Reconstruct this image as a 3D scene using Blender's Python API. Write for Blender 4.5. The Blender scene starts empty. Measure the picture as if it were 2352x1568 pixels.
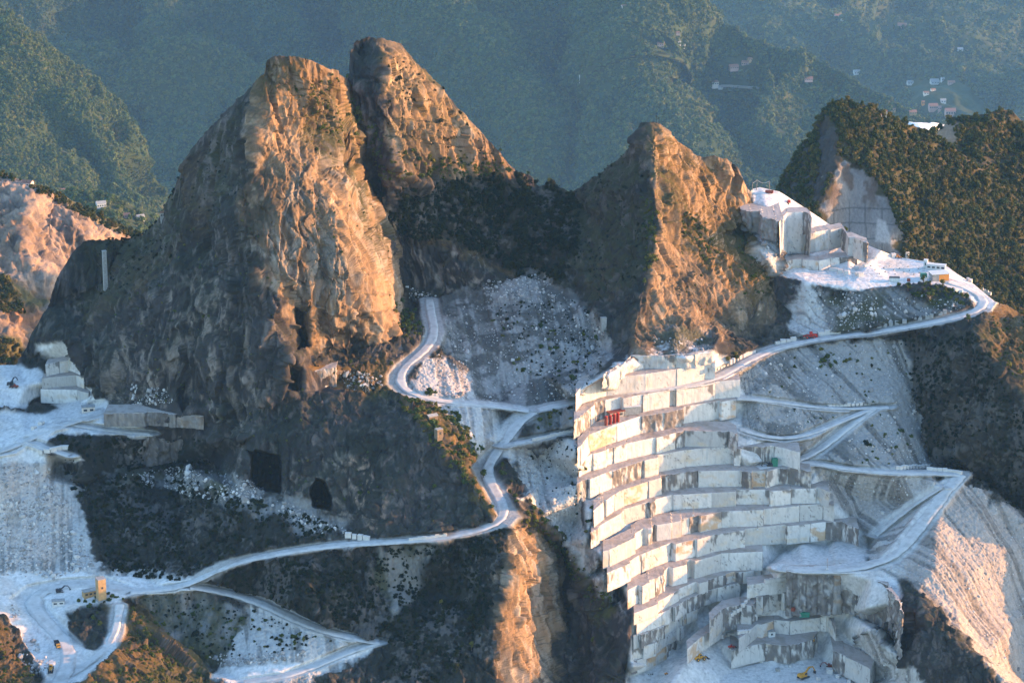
import bpy, math, random, time
import numpy as np
from mathutils import Vector, Matrix
from mathutils.geometry import delaunay_2d_cdt
T0=time.time()
R=math.radians
sc=bpy.context.scene
# ------------------------------------------------ camera, sky, sun, exposure
PITCH=R(18.0); HFOV=R(20.0)
cam_d=bpy.data.cameras.new('camera'); cam=bpy.data.objects.new('camera',cam_d)
sc.collection.objects.link(cam); sc.camera=cam
cam.location=(0,0,0); cam.rotation_euler=(R(90)-PITCH,0,0)
cam_d.sensor_width=36.0; cam_d.angle=HFOV; cam_d.clip_start=5; cam_d.clip_end=30000
SUN_EL=R(10.5); SUN_AZ=R(7.0)      # azimuth measured from +X towards +Y
sd=Vector((math.cos(SUN_EL)*math.cos(SUN_AZ),math.cos(SUN_EL)*math.sin(SUN_AZ),math.sin(SUN_EL)))
sl=bpy.data.lights.new('sun','SUN'); sun=bpy.data.objects.new('sun',sl); sc.collection.objects.link(sun)
sl.energy=2.45; sl.color=(1.0,0.48,0.17); sl.angle=R(0.5)
sun.rotation_euler=sd.to_track_quat('Z','Y').to_euler()
w=bpy.data.worlds.new('World'); sc.world=w; w.use_nodes=True
nt=w.node_tree; bg=nt.nodes['Background']
sk=nt.nodes.new('ShaderNodeTexSky'); sk.sky_type='NISHITA'; sk.sun_disc=False
sk.sun_elevation=SUN_EL; sk.sun_rotation=math.pi/2-SUN_AZ; sk.air_density=1.0; sk.dust_density=0.7; sk.ozone_density=2.7
nt.links.new(sk.outputs[0],bg.inputs[0]); bg.inputs[1].default_value=0.15
sc.view_settings.view_transform='Standard'; sc.view_settings.look='None'; sc.view_settings.gamma=1; sc.view_settings.exposure=2.48
sc.cycles.max_bounces=6; sc.cycles.volume_bounces=1; sc.cycles.use_light_tree=False; sc.cycles.diffuse_bounces=3
sc.cycles.use_denoising=True
FAST=1.0
# ------------------------------------------------ projection helpers (u,v in a 2352 x 1568 picture)
CP,SP=math.cos(PITCH),math.sin(PITCH); F=1176/math.tan(HFOV/2)
def coef(v):
    dy=(784-v)/F
    return CP+dy*SP, -SP+dy*CP
def PY(u,v,Y):
    cy,cz=coef(v); t=Y/cy; return np.stack([t*(u-1176)/F+0*v, Y+0*t, t*cz],-1)
def Yz(v,z):
    cy,cz=coef(v); return z/cz*cy
def PZ(u,v,z): return PY(u,v,Yz(v,z))
def p1(u,v,Y): return Vector(PY(np.float64(u),np.float64(v),np.float64(Y)))
# ------------------------------------------------ noise
def _h(i,j,k,s):
    n=(i*374761393+j*668265263+k*1274126177+s*974634777)&0xFFFFFFFF
    n=((n^(n>>13))*1274126177)&0xFFFFFFFF
    n=((n^(n>>15))*2246822519)&0xFFFFFFFF
    return ((n^(n>>16))&0xFFFFFF).astype(np.float32)/np.float32(0xFFFFFF)
def vnoise(P,s=0):
    P=np.asarray(P); f=np.floor(P); i=f.astype(np.int64); t=(P-f).astype(np.float32); t=t*t*t*(t*(t*6-15)+10)
    x,y,z=i[...,0],i[...,1],i[...,2]; a,b,c=t[...,0],t[...,1],t[...,2]
    r=0
    for dx in (0,1):
        wx=a if dx else 1-a
        for dy in (0,1):
            wy=b if dy else 1-b
            for dz in (0,1):
                wz=c if dz else 1-c
                r=r+_h(x+dx,y+dy,z+dz,s)*(wx*wy*wz)
    return r*2-1
def fbm(P,sc3,octv=4,s=0,g=0.5,ridged=False):
    P=np.asarray(P)/np.asarray(sc3,dtype=np.float64); r=0; a=1.0; n=0
    rot=np.array([[0.80,0.60,0],[-0.60,0.80,0],[0,0,1]])
    for o in range(octv):
        v=vnoise(P+17.3*o,s+o)
        if ridged: v=1-2*np.abs(v)
        r=r+a*v; n+=a; a*=g; P=(P@rot.T)*2.03
    return r/n
def cell(P,sc3,s=0):
    """F1 distance, random value of the nearest cell and F2-F1"""
    P=np.asarray(P)/np.asarray(sc3,dtype=np.float64); f=np.floor(P).astype(np.int64)
    d1=np.full(P.shape[:-1],9.0,np.float32); d2=d1.copy(); val=np.zeros_like(d1)
    for dx in (-1,0,1):
        for dy in (-1,0,1):
            for dz in (-1,0,1):
                i,j,k=f[...,0]+dx,f[...,1]+dy,f[...,2]+dz
                q=((i+_h(i,j,k,s)-P[...,0])**2+(j+_h(i,j,k,s+1)-P[...,1])**2+(k+_h(i,j,k,s+2)-P[...,2])**2).astype(np.float32)
                v=_h(i,j,k,s+3); m=q<d1
                d2=np.where(m,d1,np.minimum(d2,q)); val=np.where(m,v,val); d1=np.where(m,q,d1)
    return np.sqrt(d1),val,np.sqrt(d2)-np.sqrt(d1)
def facet(P,sc3,s=0,tilt=1.0):
    """crisp broken-rock relief: one tilted plane per cell"""
    P=np.asarray(P)/np.asarray(sc3,dtype=np.float64); f=np.floor(P).astype(np.int64)
    d1=np.full(P.shape[:-1],9.0,np.float32); out=np.zeros_like(d1)
    for dx in (-1,0,1):
        for dy in (-1,0,1):
            for dz in (-1,0,1):
                i,j,k=f[...,0]+dx,f[...,1]+dy,f[...,2]+dz
                ax=(P[...,0]-i-_h(i,j,k,s)).astype(np.float32); ay=(P[...,1]-j-_h(i,j,k,s+1)).astype(np.float32); az=(P[...,2]-k-_h(i,j,k,s+2)).astype(np.float32)
                q=ax*ax+ay*ay+az*az; v=_h(i,j,k,s+3)-0.5
                v=v+tilt*(ax*(_h(i,j,k,s+4)-0.5)*2+az*(_h(i,j,k,s+5)-0.5)*1.4+ay*(_h(i,j,k,s+6)-0.5)*2)
                m=q<d1; out=np.where(m,v,out); d1=np.where(m,q,d1)
    return out
def ss(a,b,x):
    t=np.clip((x-a)/(b-a),0,1); return t*t*(3-2*t)
# ------------------------------------------------ polygons / polylines in picture coordinates
def seg_dist(U,V,poly,closed=False,sx=1,sy=1):
    best=np.full(U.shape,1e9,np.float32); n=len(poly); idx=np.zeros(U.shape,np.float32)
    for i in range(n if closed else n-1):
        a=poly[i]; b=poly[(i+1)%n]
        ax,ay=a[0]*sx,a[1]*sy; bx,by=b[0]*sx-ax,b[1]*sy-ay
        L=bx*bx+by*by+1e-9
        t=np.clip(((U*sx-ax)*bx+(V*sy-ay)*by)/L,0,1)
        d=np.hypot(U*sx-ax-t*bx,V*sy-ay-t*by); m=d<best
        best=np.where(m,d,best); idx=np.where(m,i+t,idx)
    return best,idx
def inside(U,V,poly):
    r=np.zeros(U.shape,bool); n=len(poly)
    for i in range(n):
        x1,y1=poly[i][:2]; x2,y2=poly[(i+1)%n][:2]
        if y1==y2: continue
        c=((y1>V)!=(y2>V))&(U<(x2-x1)*(V-y1)/(y2-y1)+x1); r^=c
    return r
def pmask(U,V,poly,soft=10,nz=None):
    """1 inside the polygon, 0 outside, soft edge"""
    xs=[p[0] for p in poly]; ys=[p[1] for p in poly]; m=3*soft+30
    sel=(U>min(xs)-m)&(U<max(xs)+m)&(V>min(ys)-m)&(V<max(ys)+m)
    out=np.zeros(U.shape,np.float32)
    if not sel.any(): return out
    u,v=U[sel],V[sel]
    if nz is not None: u=u+nz[0][sel]; v=v+nz[1][sel]
    d,_=seg_dist(u,v,poly,True); d=np.where(inside(u,v,poly),d,-d)
    out[sel]=ss(-soft,soft,d); return out
# ------------------------------------------------ triangulated height control
class TIN:
    def __init__(s,pts,lines=()):
        V=[];key={}
        def add(p):
            k=(round(p[0],1),round(p[1],1))
            if k not in key: key[k]=len(V); V.append(p)
            return key[k]
        E=[]
        for p in pts: add(p)
        for l in lines:
            ids=[add(p) for p in l]; E+=[(a,b) for a,b in zip(ids,ids[1:]) if a!=b]
        v2=[Vector((p[0],p[1])) for p in V]
        vo,eo,fo,ov,oe,of=delaunay_2d_cdt(v2,E,[],0,1e-3,True)
        s.xy=np.array([[a.x,a.y] for a in vo]); s.z=np.zeros(len(vo)); s.tri=np.array(fo)
        miss=[]
        for i,o in enumerate(ov):
            if len(o): s.z[i]=V[o[0]][2]
            else: miss.append(i)
        arr=np.array([[p[0],p[1],p[2]] for p in V],float)
        for i in miss:
            d=np.hypot(arr[:,0]-s.xy[i,0],arr[:,1]-s.xy[i,1]); k=np.argsort(d)[:3]; wt=1/(d[k]+1)
            s.z[i]=(arr[k,2]*wt).sum()/wt.sum()
        s.arr=arr
    def raster(s,u0,v0,nu,nv,st):
        Z=np.full((nv,nu),np.nan)
        for t in s.tri:
            a,b,c=s.xy[t]; za,zb,zc=s.z[t]
            x0=max(0,int((min(a[0],b[0],c[0])-u0)/st)); x1=min(nu-1,int((max(a[0],b[0],c[0])-u0)/st)+1)
            y0=max(0,int((min(a[1],b[1],c[1])-v0)/st)); y1=min(nv-1,int((max(a[1],b[1],c[1])-v0)/st)+1)
            if x1<x0 or y1<y0: continue
            X,Y=np.meshgrid(u0+st*np.arange(x0,x1+1),v0+st*np.arange(y0,y1+1))
            D=(b[1]-c[1])*(a[0]-c[0])+(c[0]-b[0])*(a[1]-c[1])
            if abs(D)<1e-9: continue
            l1=((b[1]-c[1])*(X-c[0])+(c[0]-b[0])*(Y-c[1]))/D; l2=((c[1]-a[1])*(X-c[0])+(a[0]-c[0])*(Y-c[1]))/D; l3=1-l1-l2
            m=(l1>-1e-6)&(l2>-1e-6)&(l3>-1e-6)
            sub=Z[y0:y1+1,x0:x1+1]; sub[m]=(l1*za+l2*zb+l3*zc)[m]
        return Z
def blur(Z,r,n=2):
    for _ in range(n):
        for ax in (0,1):
            pad=[(0,0),(0,0)]; pad[ax]=(r+1,r); C=np.cumsum(np.pad(Z,pad,mode='edge'),axis=ax)
            k=2*r+1
            Z=(C[k:]-C[:-k])/k if ax==0 else (C[:,k:]-C[:,:-k])/k
    return Z
def bilin(Z,x,y):
    x=np.clip(x,0,Z.shape[1]-1.001); y=np.clip(y,0,Z.shape[0]-1.001); i=x.astype(int); j=y.astype(int); a=x-i; b=y-j
    return Z[j,i]*(1-a)*(1-b)+Z[j,i+1]*a*(1-b)+Z[j+1,i]*(1-a)*b+Z[j+1,i+1]*a*b
# ------------------------------------------------ objects
def tag(o,label=None,cat=None,group=None,kind=None):
    if label: o['label']=label
    if cat: o['category']=cat
    if group: o['group']=group
    if kind: o['kind']=kind
    return o
def mesh_np(name,V,Fq,mat,col=None,smooth=False,parent=None,extra=None):
    me=bpy.data.meshes.new(name); V=np.asarray(V,np.float32).reshape(-1,3); Fq=np.asarray(Fq,np.int32)
    me.vertices.add(len(V)); me.vertices.foreach_set('co',V.ravel())
    k=Fq.shape[1]; me.loops.add(Fq.size); me.loops.foreach_set('vertex_index',Fq.ravel())
    me.polygons.add(len(Fq)); me.polygons.foreach_set('loop_start',np.arange(0,Fq.size,k,dtype=np.int32))
    if smooth: me.polygons.foreach_set('use_smooth',np.ones(len(Fq),bool))
    if col is not None:
        a=me.attributes.new('Col','FLOAT_COLOR','POINT'); c=np.ones((len(V),4),np.float32); c[:,:3]=np.asarray(col).reshape(-1,3); a.data.foreach_set('color',c.ravel())
    me.update(calc_edges=True); me.validate()
    o=bpy.data.objects.new(name,me); sc.collection.objects.link(o); me.materials.append(mat)
    if parent: o.parent=parent
    return o
def grid_faces(nv,nu):
    i=np.arange(nv*nu).reshape(nv,nu)
    return np.stack([i[:-1,:-1],i[1:,:-1],i[1:,1:],i[:-1,1:]],-1).reshape(-1,4)
def grid_normals(P):
    du=np.gradient(P,axis=1); dv=np.gradient(P,axis=0); n=np.cross(dv,du); n/=np.linalg.norm(n,axis=-1,keepdims=True)+1e-9
    return n
def new_mat(name):
    m=bpy.data.materials.new(name); m.use_nodes=True; nt=m.node_tree; b=nt.nodes['Principled BSDF']; b.inputs['Specular IOR Level'].default_value=0.25
    return m,nt,b
def attr_mat(name,rough=0.9,bump=0.4,bscale=0.9,var=0.25,spec=0.2,amt=1.0,stretch=(1,1,0.5)):
    """albedo from the mesh's own colour attribute, broken up by 3-D noise; noise bump"""
    m,nt,b=new_mat(name); L=nt.links.new; N=nt.nodes.new
    at=N('ShaderNodeAttribute'); at.attribute_name='Col'
    tc=N('ShaderNodeTexCoord'); mp=N('ShaderNodeMapping'); mp.inputs['Scale'].default_value=stretch; L(tc.outputs['Object'],mp.inputs[0])
    n1=N('ShaderNodeTexNoise'); n1.inputs['Scale'].default_value=bscale; n1.inputs['Detail'].default_value=6; n1.inputs['Roughness'].default_value=0.65; L(mp.outputs[0],n1.inputs['Vector'])
    mr=N('ShaderNodeMapRange'); mr.inputs[1].default_value=0.3; mr.inputs[2].default_value=0.7; mr.inputs[3].default_value=1-var; mr.inputs[4].default_value=1+var; L(n1.outputs[0],mr.inputs[0])
    mx=N('ShaderNodeVectorMath'); mx.operation='SCALE'; L(at.outputs['Color'],mx.inputs[0]); L(mr.outputs[0],mx.inputs['Scale'])
    L(mx.outputs[0],b.inputs['Base Color']); b.inputs['Roughness'].default_value=rough; b.inputs['Specular IOR Level'].default_value=spec
    bp=N('ShaderNodeBump'); bp.inputs['Strength'].default_value=bump; bp.inputs['Distance'].default_value=amt; L(n1.outputs[0],bp.inputs['Height']); L(bp.outputs[0],b.inputs['Normal'])
    return m
def flat_mat(name,col,rough=0.7,var=0.15,scale=1.5,metal=0.0,bump=0.1):
    m,nt,b=new_mat(name); L=nt.links.new; N=nt.nodes.new
    tc=N('ShaderNodeTexCoord'); n1=N('ShaderNodeTexNoise'); n1.inputs['Scale'].default_value=scale; n1.inputs['Detail'].default_value=5; L(tc.outputs['Object'],n1.inputs['Vector'])
    mr=N('ShaderNodeMapRange'); mr.inputs[1].default_value=0.3; mr.inputs[2].default_value=0.7; mr.inputs[3].default_value=1-var; mr.inputs[4].default_value=1+var; L(n1.outputs[0],mr.inputs[0])
    mx=N('ShaderNodeVectorMath'); mx.operation='SCALE'; mx.inputs[0].default_value=col; L(mr.outputs[0],mx.inputs['Scale']); L(mx.outputs[0],b.inputs['Base Color'])
    b.inputs['Roughness'].default_value=rough; b.inputs['Metallic'].default_value=metal
    bp=N('ShaderNodeBump'); bp.inputs['Strength'].default_value=bump; L(n1.outputs[0],bp.inputs['Height']); L(bp.outputs[0],b.inputs['Normal'])
    return m
# ================================================= the near mountain: control data (u, v, distance)
TOP=[(-460,830,1270),(-200,836,1275),(0,838,1275),(38,838,1275),(50,815,1278),(70,775,1280),(90,740,1282),(110,690,1285),(130,640,1288),(165,580,1292),(190,552,1295),(205,546,1295),(240,550,1297),(290,552,1300),(330,540,1296),
(380,482,1290),(405,430,1287),(430,368,1284),(470,300,1276),(510,265,1268),(540,238,1262),(580,200,1252),(605,172,1246),(613,140,1243),(625,131,1242),(640,127,1242),(700,133,1246),(745,152,1252),(775,166,1262),(792,182,1300),
(799,160,1308),(803,115,1312),(820,92,1316),(838,86,1317),(860,86,1318),(900,95,1321),(918,104,1323),(940,130,1326),(975,165,1329),(1010,200,1332),(1050,250,1335),(1100,300,1338),(1145,347,1340),(1165,375,1342),(1190,398,1344),
(1215,402,1346),(1240,422,1348),(1262,425,1350),(1310,440,1350),(1335,428,1346),(1400,385,1338),(1445,345,1332),(1455,320,1330),(1465,295,1328),(1475,285,1327),(1490,281,1326),(1515,286,1327),(1530,300,1328),(1550,322,1330),
(1575,342,1332),(1600,356,1334),(1614,361,1338),(1640,357,1338),(1665,365,1340),(1690,386,1342),(1712,428,1345),(1722,441,1352),(1728,434,1356),(1745,430,1358),(1790,440,1356),(1850,478,1352),(1900,512,1350),
(1960,550,1345),(2060,590,1332),(2130,601,1322),(2170,608,1318),(2200,630,1308),(2240,655,1303),(2270,680,1298),(2285,692,1300),(2320,705,1310),(2352,722,1310),(2400,715,1300),(2450,700,1285),(2540,690,1275),(2780,700,1255)]  # last points: unseen slope past the right edge, raised to shade the scree
LINES=[
 [(613,140,1243),(600,190,1236),(592,260,1229),(575,400,1219),(545,482,1210),(570,560,1203),(600,640,1197),(630,730,1191),(665,820,1185)],
 [(792,182,1300),(800,240,1298),(830,300,1298),(835,360,1300),(850,420,1302),(880,500,1298),(905,580,1298),(925,660,1300)],
 [(860,86,1318),(877,130,1303),(885,200,1297),(888,280,1293),(905,380,1290)],
 [(1490,281,1326),(1503,340,1306),(1497,400,1294),(1512,500,1281),(1500,600,1266),(1470,680,1250),(1455,760,1237),(1440,822,1222)],
 [(905,905,1190),(965,960,1167),(1020,1020,1154),(1068,1080,1145),(1118,1150,1135),(1163,1195,1129)],
 [(1172,1206,1128),(1165,1300,1110),(1147,1380,1101),(1132,1450,1093),(1142,1568,1080),(1142,1700,1068)],
 [(1185,1150,1138),(1235,1190,1146),(1300,1245,1151),(1350,1330,1143),(1400,1400,1135),(1440,1480,1122),(1452,1530,1112)],
 [(1180,1208,1135),(1225,1215,1146),(1288,1262,1166)],
 [(2200,1078,1224),(2280,1120,1213),(2352,1175,1203),(2540,1300,1188)],
 [(2205,1090,1195),(2280,1133,1189),(2352,1190,1182),(2540,1330,1165)],
 [(2240,775,1237),(2290,850,1218),(2352,925,1207),(2540,1080,1190)],
 [(2060,775,1263),(2085,850,1256),(2125,1000,1236),(2140,1072,1225)],
 [(290,1390,1103),(380,1470,1092),(480,1548,1084)],
 [(296,1383,1116),(386,1462,1106),(486,1540,1096)],
 [(2000,1330,1143),(2080,1380,1127),(2130,1440,1108),(2200,1470,1098),(2280,1530,1088),(2352,1600,1078)],
 [(735,903,1189),(830,905,1189),(905,905,1190)],
]
PTS=[(-460,1700,990),(-460,1400,1105),(-460,1100,1180),(-460,950,1222),(2780,1700,1090),(2780,1400,1130),(2780,1100,1180),(2780,900,1215),(500,300,1262),(430,400,1280),(505,400,1246),(340,552,1290),(440,540,1254),(200,570,1296),(120,700,1289),(240,655,1287),(70,822,1279),(140,835,1271),(200,745,1270),
(330,605,1274),(250,705,1261),(180,800,1256),(420,650,1234),(300,800,1237),(500,700,1214),(400,800,1221),(550,820,1198),(450,900,1211),(300,880,1231),(245,885,1239),(590,940,1186),(520,600,1225),
(150,780,1257),(100,880,1250),(200,925,1243),(130,935,1244),(0,860,1256),(60,885,1248),(-160,900,1245),(90,948,1234),(40,935,1238),
(640,200,1238),(700,200,1248),(760,220,1261),(690,300,1241),(780,300,1262),(822,310,1278),(720,400,1230),(800,420,1248),(845,440,1268),(700,500,1212),(640,500,1210),(770,500,1216),(830,540,1234),(880,540,1265),(650,620,1202),(720,620,1203),(800,620,1207),(860,630,1232),(905,640,1275),
(690,720,1213),(712,705,1200),(745,700,1208),(800,720,1208),(860,715,1226),(895,710,1258),(925,705,1288),(690,790,1213),(712,800,1206),(760,800,1221),(850,790,1230),(905,770,1243),
(700,845,1191),(770,852,1199),(765,892,1190),(830,840,1211),(880,850,1211),(650,885,1182),(700,915,1184),(850,925,1186),
(820,125,1318),(960,200,1312),(960,300,1306),(1040,300,1326),(1000,380,1314),(1100,380,1336),(1060,412,1326),(925,400,1294),
(900,450,1298),(1000,450,1312),(1100,450,1326),(1200,450,1336),(1280,480,1332),(1000,540,1304),(1120,540,1316),(1200,560,1314),(1290,560,1306),(1200,635,1298),
(940,565,1302),(1040,562,1304),(1120,600,1305),(930,660,1296),(1000,662,1298),(1130,655,1294),
(1310,600,1298),(1300,680,1283),(1400,450,1318),(1400,550,1296),(1400,650,1274),(1350,700,1270),(1545,345,1325),(1580,420,1318),(1640,440,1330),(1650,400,1336),(1560,520,1299),(1640,540,1312),(1700,520,1324),(1712,470,1340),
(1560,620,1283),(1650,640,1293),(1740,600,1312),(1770,640,1310),(1785,690,1298),(1550,720,1258),(1650,740,1272),(1720,740,1284),(1775,750,1280),(1520,800,1230),(1600,792,1242),(1660,800,1246),(1740,795,1262),(1790,780,1268),
(1735,466,1342),(1762,478,1333),(1745,577,1306),(1770,604,1299),(1790,470,1341),(1850,480,1349),(1900,522,1345),(1800,615,1314),(1850,616,1313),(2000,600,1323),(2100,618,1312),(1780,626,1305),(1850,645,1290),(1950,655,1285),(2050,648,1289),(2150,650,1288),(2190,660,1284),(2245,690,1274),
(1850,750,1277),(1950,740,1270),(2050,720,1272),(2150,700,1274),
(2150,800,1252),(2310,760,1258),(2100,900,1248),(2200,900,1230),(2160,1050,1224),(2250,1030,1208),(2352,1050,1198),
(1850,860,1250),(1950,850,1250),(2040,850,1252),(1760,860,1240),(1850,1000,1222),(2000,1000,1218),(2070,1000,1222),(2050,1065,1206),(1950,1060,1203),(1750,980,1215),
(1900,1100,1204),(1980,1150,1203),(2060,1150,1199),(1965,1200,1194),(1992,1250,1187),(1900,1252,1191),(1800,1258,1193),(2250,1150,1185),(2352,1250,1176),(2250,1300,1155),(2150,1300,1143),(2352,1400,1155),(2200,1400,1128),(2110,1350,1132),(2352,1560,1126),(2270,1500,1110),(2540,1560,1140),
(2000,1440,1128),(2050,1500,1112),(2120,1568,1094),(1985,1400,1135),
(1230,1300,1132),(1298,1330,1162),(1262,1400,1142),(1285,1500,1138),(1305,1568,1132),(1300,1400,1156),(1330,1500,1138),(1380,1560,1115),(1320,1300,1154),
(1250,1050,1188),(1320,1100,1176),(1322,1200,1164),(1380,1300,1156),(1420,1370,1148),(1240,1120,1168),
(1050,1260,1124),(1000,1350,1126),(1080,1400,1108),(950,1450,1100),(1050,1500,1090),(900,1560,1083),(1050,1568,1080),(850,1350,1116),(700,1335,1110),(700,1370,1103),
(600,1000,1171),(700,1000,1167),(800,1000,1166),(900,1000,1164),(700,1100,1155),(850,1100,1150),(1000,1100,1150),(950,1180,1136),
(480,1092,1172),(600,1130,1158),(700,1165,1147),(790,1192,1140),(800,1215,1136),(900,1238,1129),(1000,1228,1126),(540,1120,1158),
(260,945,1221),(460,945,1204),(260,978,1218),(460,988,1203),(250,915,1238),(150,1060,1204),(300,1092,1195),(300,1000,1208),(470,1010,1200),
(300,1200,1163),(250,1300,1140),(420,1250,1145),(350,1335,1129),(200,1120,1188),(100,1100,1186),(50,1200,1165),(150,1250,1155),(100,1320,1135),(0,1100,1180),(0,1300,1140),(0,1045,1196),(180,1048,1192),
(0,1430,1098),(100,1365,1122),(150,1500,1081),(100,1568,1058),(190,1568,1046),(250,1500,1070),(240,1385,1111),(170,1400,1108),(-160,1500,1052),(-160,1620,1015),(40,1500,1084),(85,1575,1056),
(500,1500,1100),(560,1440,1110),(700,1480,1096),(600,1480,1098),(400,1420,1115),
(-160,1700,1000),(150,1700,1020),(300,1700,1025),(600,1700,1035),(850,1700,1050),(1300,1700,1100),(1450,1700,1085),(1700,1700,1080),(2000,1700,1075),(2540,1700,1100),(-160,950,1225),(-160,1200,1170),(-160,1400,1110),(2540,780,1245),(2450,780,1250),(2450,900,1232),(2540,900,1225),(2540,1000,1205),
(1100,700,1284),(1200,700,1278),(1300,760,1258),(1050,790,1250),(1150,800,1246),(1250,860,1230),(1380,800,1248),(1385,880,1228),(1150,900,1222),(1300,912,1212),(1330,690,1280),(1230,628,1302),(1100,640,1298),
(1100,1000,1178),(1060,960,1184),(1150,960,1198),(1010,860,1215)]
# dirt roads (u, v, height, width in metres)
ROADS=[
 ([(985,688,-398),(988,715,-399.5),(1000,760,-402),(990,790,-404),(960,818,-406),(930,838,-407),(912,862,-409),(912,882,-410.5),(928,900,-412),(960,913,-413),(1010,920,-415),(1060,925,-416),(1130,930,-418),(1215,942,-420)],4.6),
 ([(1700,836,-414),(1672,852,-415),(1640,871,-416),(1600,880,-416),(1520,892,-416),(1440,903,-416),(1380,911,-416.6),(1300,926,-418),(1215,942,-420),(1180,972,-424),(1158,1020,-430),(1128,1052,-435),(1108,1072,-437.5),(1118,1098,-439.5),(1140,1130,-441.5),(1156,1160,-443.3),(1168,1185,-445),(1155,1200,-446),(1120,1211,-447.5),(1060,1226,-449),(1000,1235,-450),(900,1243,-452),(820,1247,-453.5),(750,1252,-455),(670,1264,-457),(600,1276,-459),(540,1290,-461.5),(495,1306,-464.5),(465,1325,-468),(435,1346,-471),(370,1353,-472.5),(300,1358,-473)],5.4),
 ([(1158,1022,-430.2),(1220,1010,-428),(1290,995,-425.5),(1340,982,-424)],4.0),
 ([(2180,648,-390),(2225,660,-391.5),(2262,680,-394),(2270,695,-395),(2258,712,-396.5),(2210,725,-398),(2150,738,-400),(2080,752,-403),(2000,764,-406),(1920,772,-408.6),(1850,783,-411),(1790,796,-412.5),(1740,814,-413.5),(1700,836,-414)],4.8),
 ([(1692,914,-424),(1740,915,-425),(1800,924,-427.5),(1860,934,-430),(1950,940,-432),(2005,935,-432),(2040,934,-432)],3.0),
 ([(1700,985,-435),(1750,1003,-437.5),(1800,1010,-439),(1850,1002,-438),(1905,978,-436),(1960,955,-433.5),(2005,936,-432)],3.4),
 ([(2005,936,-432),(1975,955,-434),(1940,985,-437.5),(1900,1018,-442),(1860,1050,-446.5),(1800,1064,-447.4),(1740,1074,-447.4)],5.0),
 ([(1830,1058,-447.2),(1890,1065,-447.8),(1950,1077,-449),(2050,1085,-449.5),(2130,1085,-449.5),(2205,1090,-450)],3.6),
 ([(2205,1090,-450),(2175,1120,-453),(2150,1155,-457),(2110,1210,-464),(2070,1262,-470),(2040,1287,-473.5),(1990,1302,-476),(1920,1308,-477.2),(1850,1308,-477.6),(1796,1303,-477.8)],6.6),
 ([(2165,1118,-452.5),(2100,1155,-461),(2050,1195,-469),(2010,1228,-474)],3.6),
 ([(435,1346,-471),(480,1350,-473),(540,1362,-475.5),(600,1382,-478),(660,1412,-481),(720,1440,-483.5),(800,1462,-486),(870,1472,-487.5)],6.0),
 ([(870,1473,-487.5),(810,1490,-489.5),(740,1522,-492),(660,1552,-494),(560,1566,-496)],4.6),
 ([(240,945,-431),(180,965,-432),(110,985,-433),(60,1010,-436),(20,1035,-439),(-30,1045,-440)],4.4),
 ([(60,1012,-436.2),(110,1030,-437.5),(160,1046,-439)],3.5),
 ([(140,968,-432.5),(200,980,-434.5),(270,990,-436),(345,994,-437)],4.0),
 ([(300,1358,-473),(230,1335,-472.5),(150,1340,-473.5),(90,1352,-475),(60,1375,-477),(90,1410,-479),(120,1440,-480.5),(160,1480,-482.5),(165,1520,-485),(130,1568,-488),(120,1600,-490)],7.5),
 ([(275,1388,-474),(270,1420,-477),(268,1450,-479),(255,1480,-481),(210,1520,-485),(160,1550,-487.5)],3.6),
]
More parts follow.
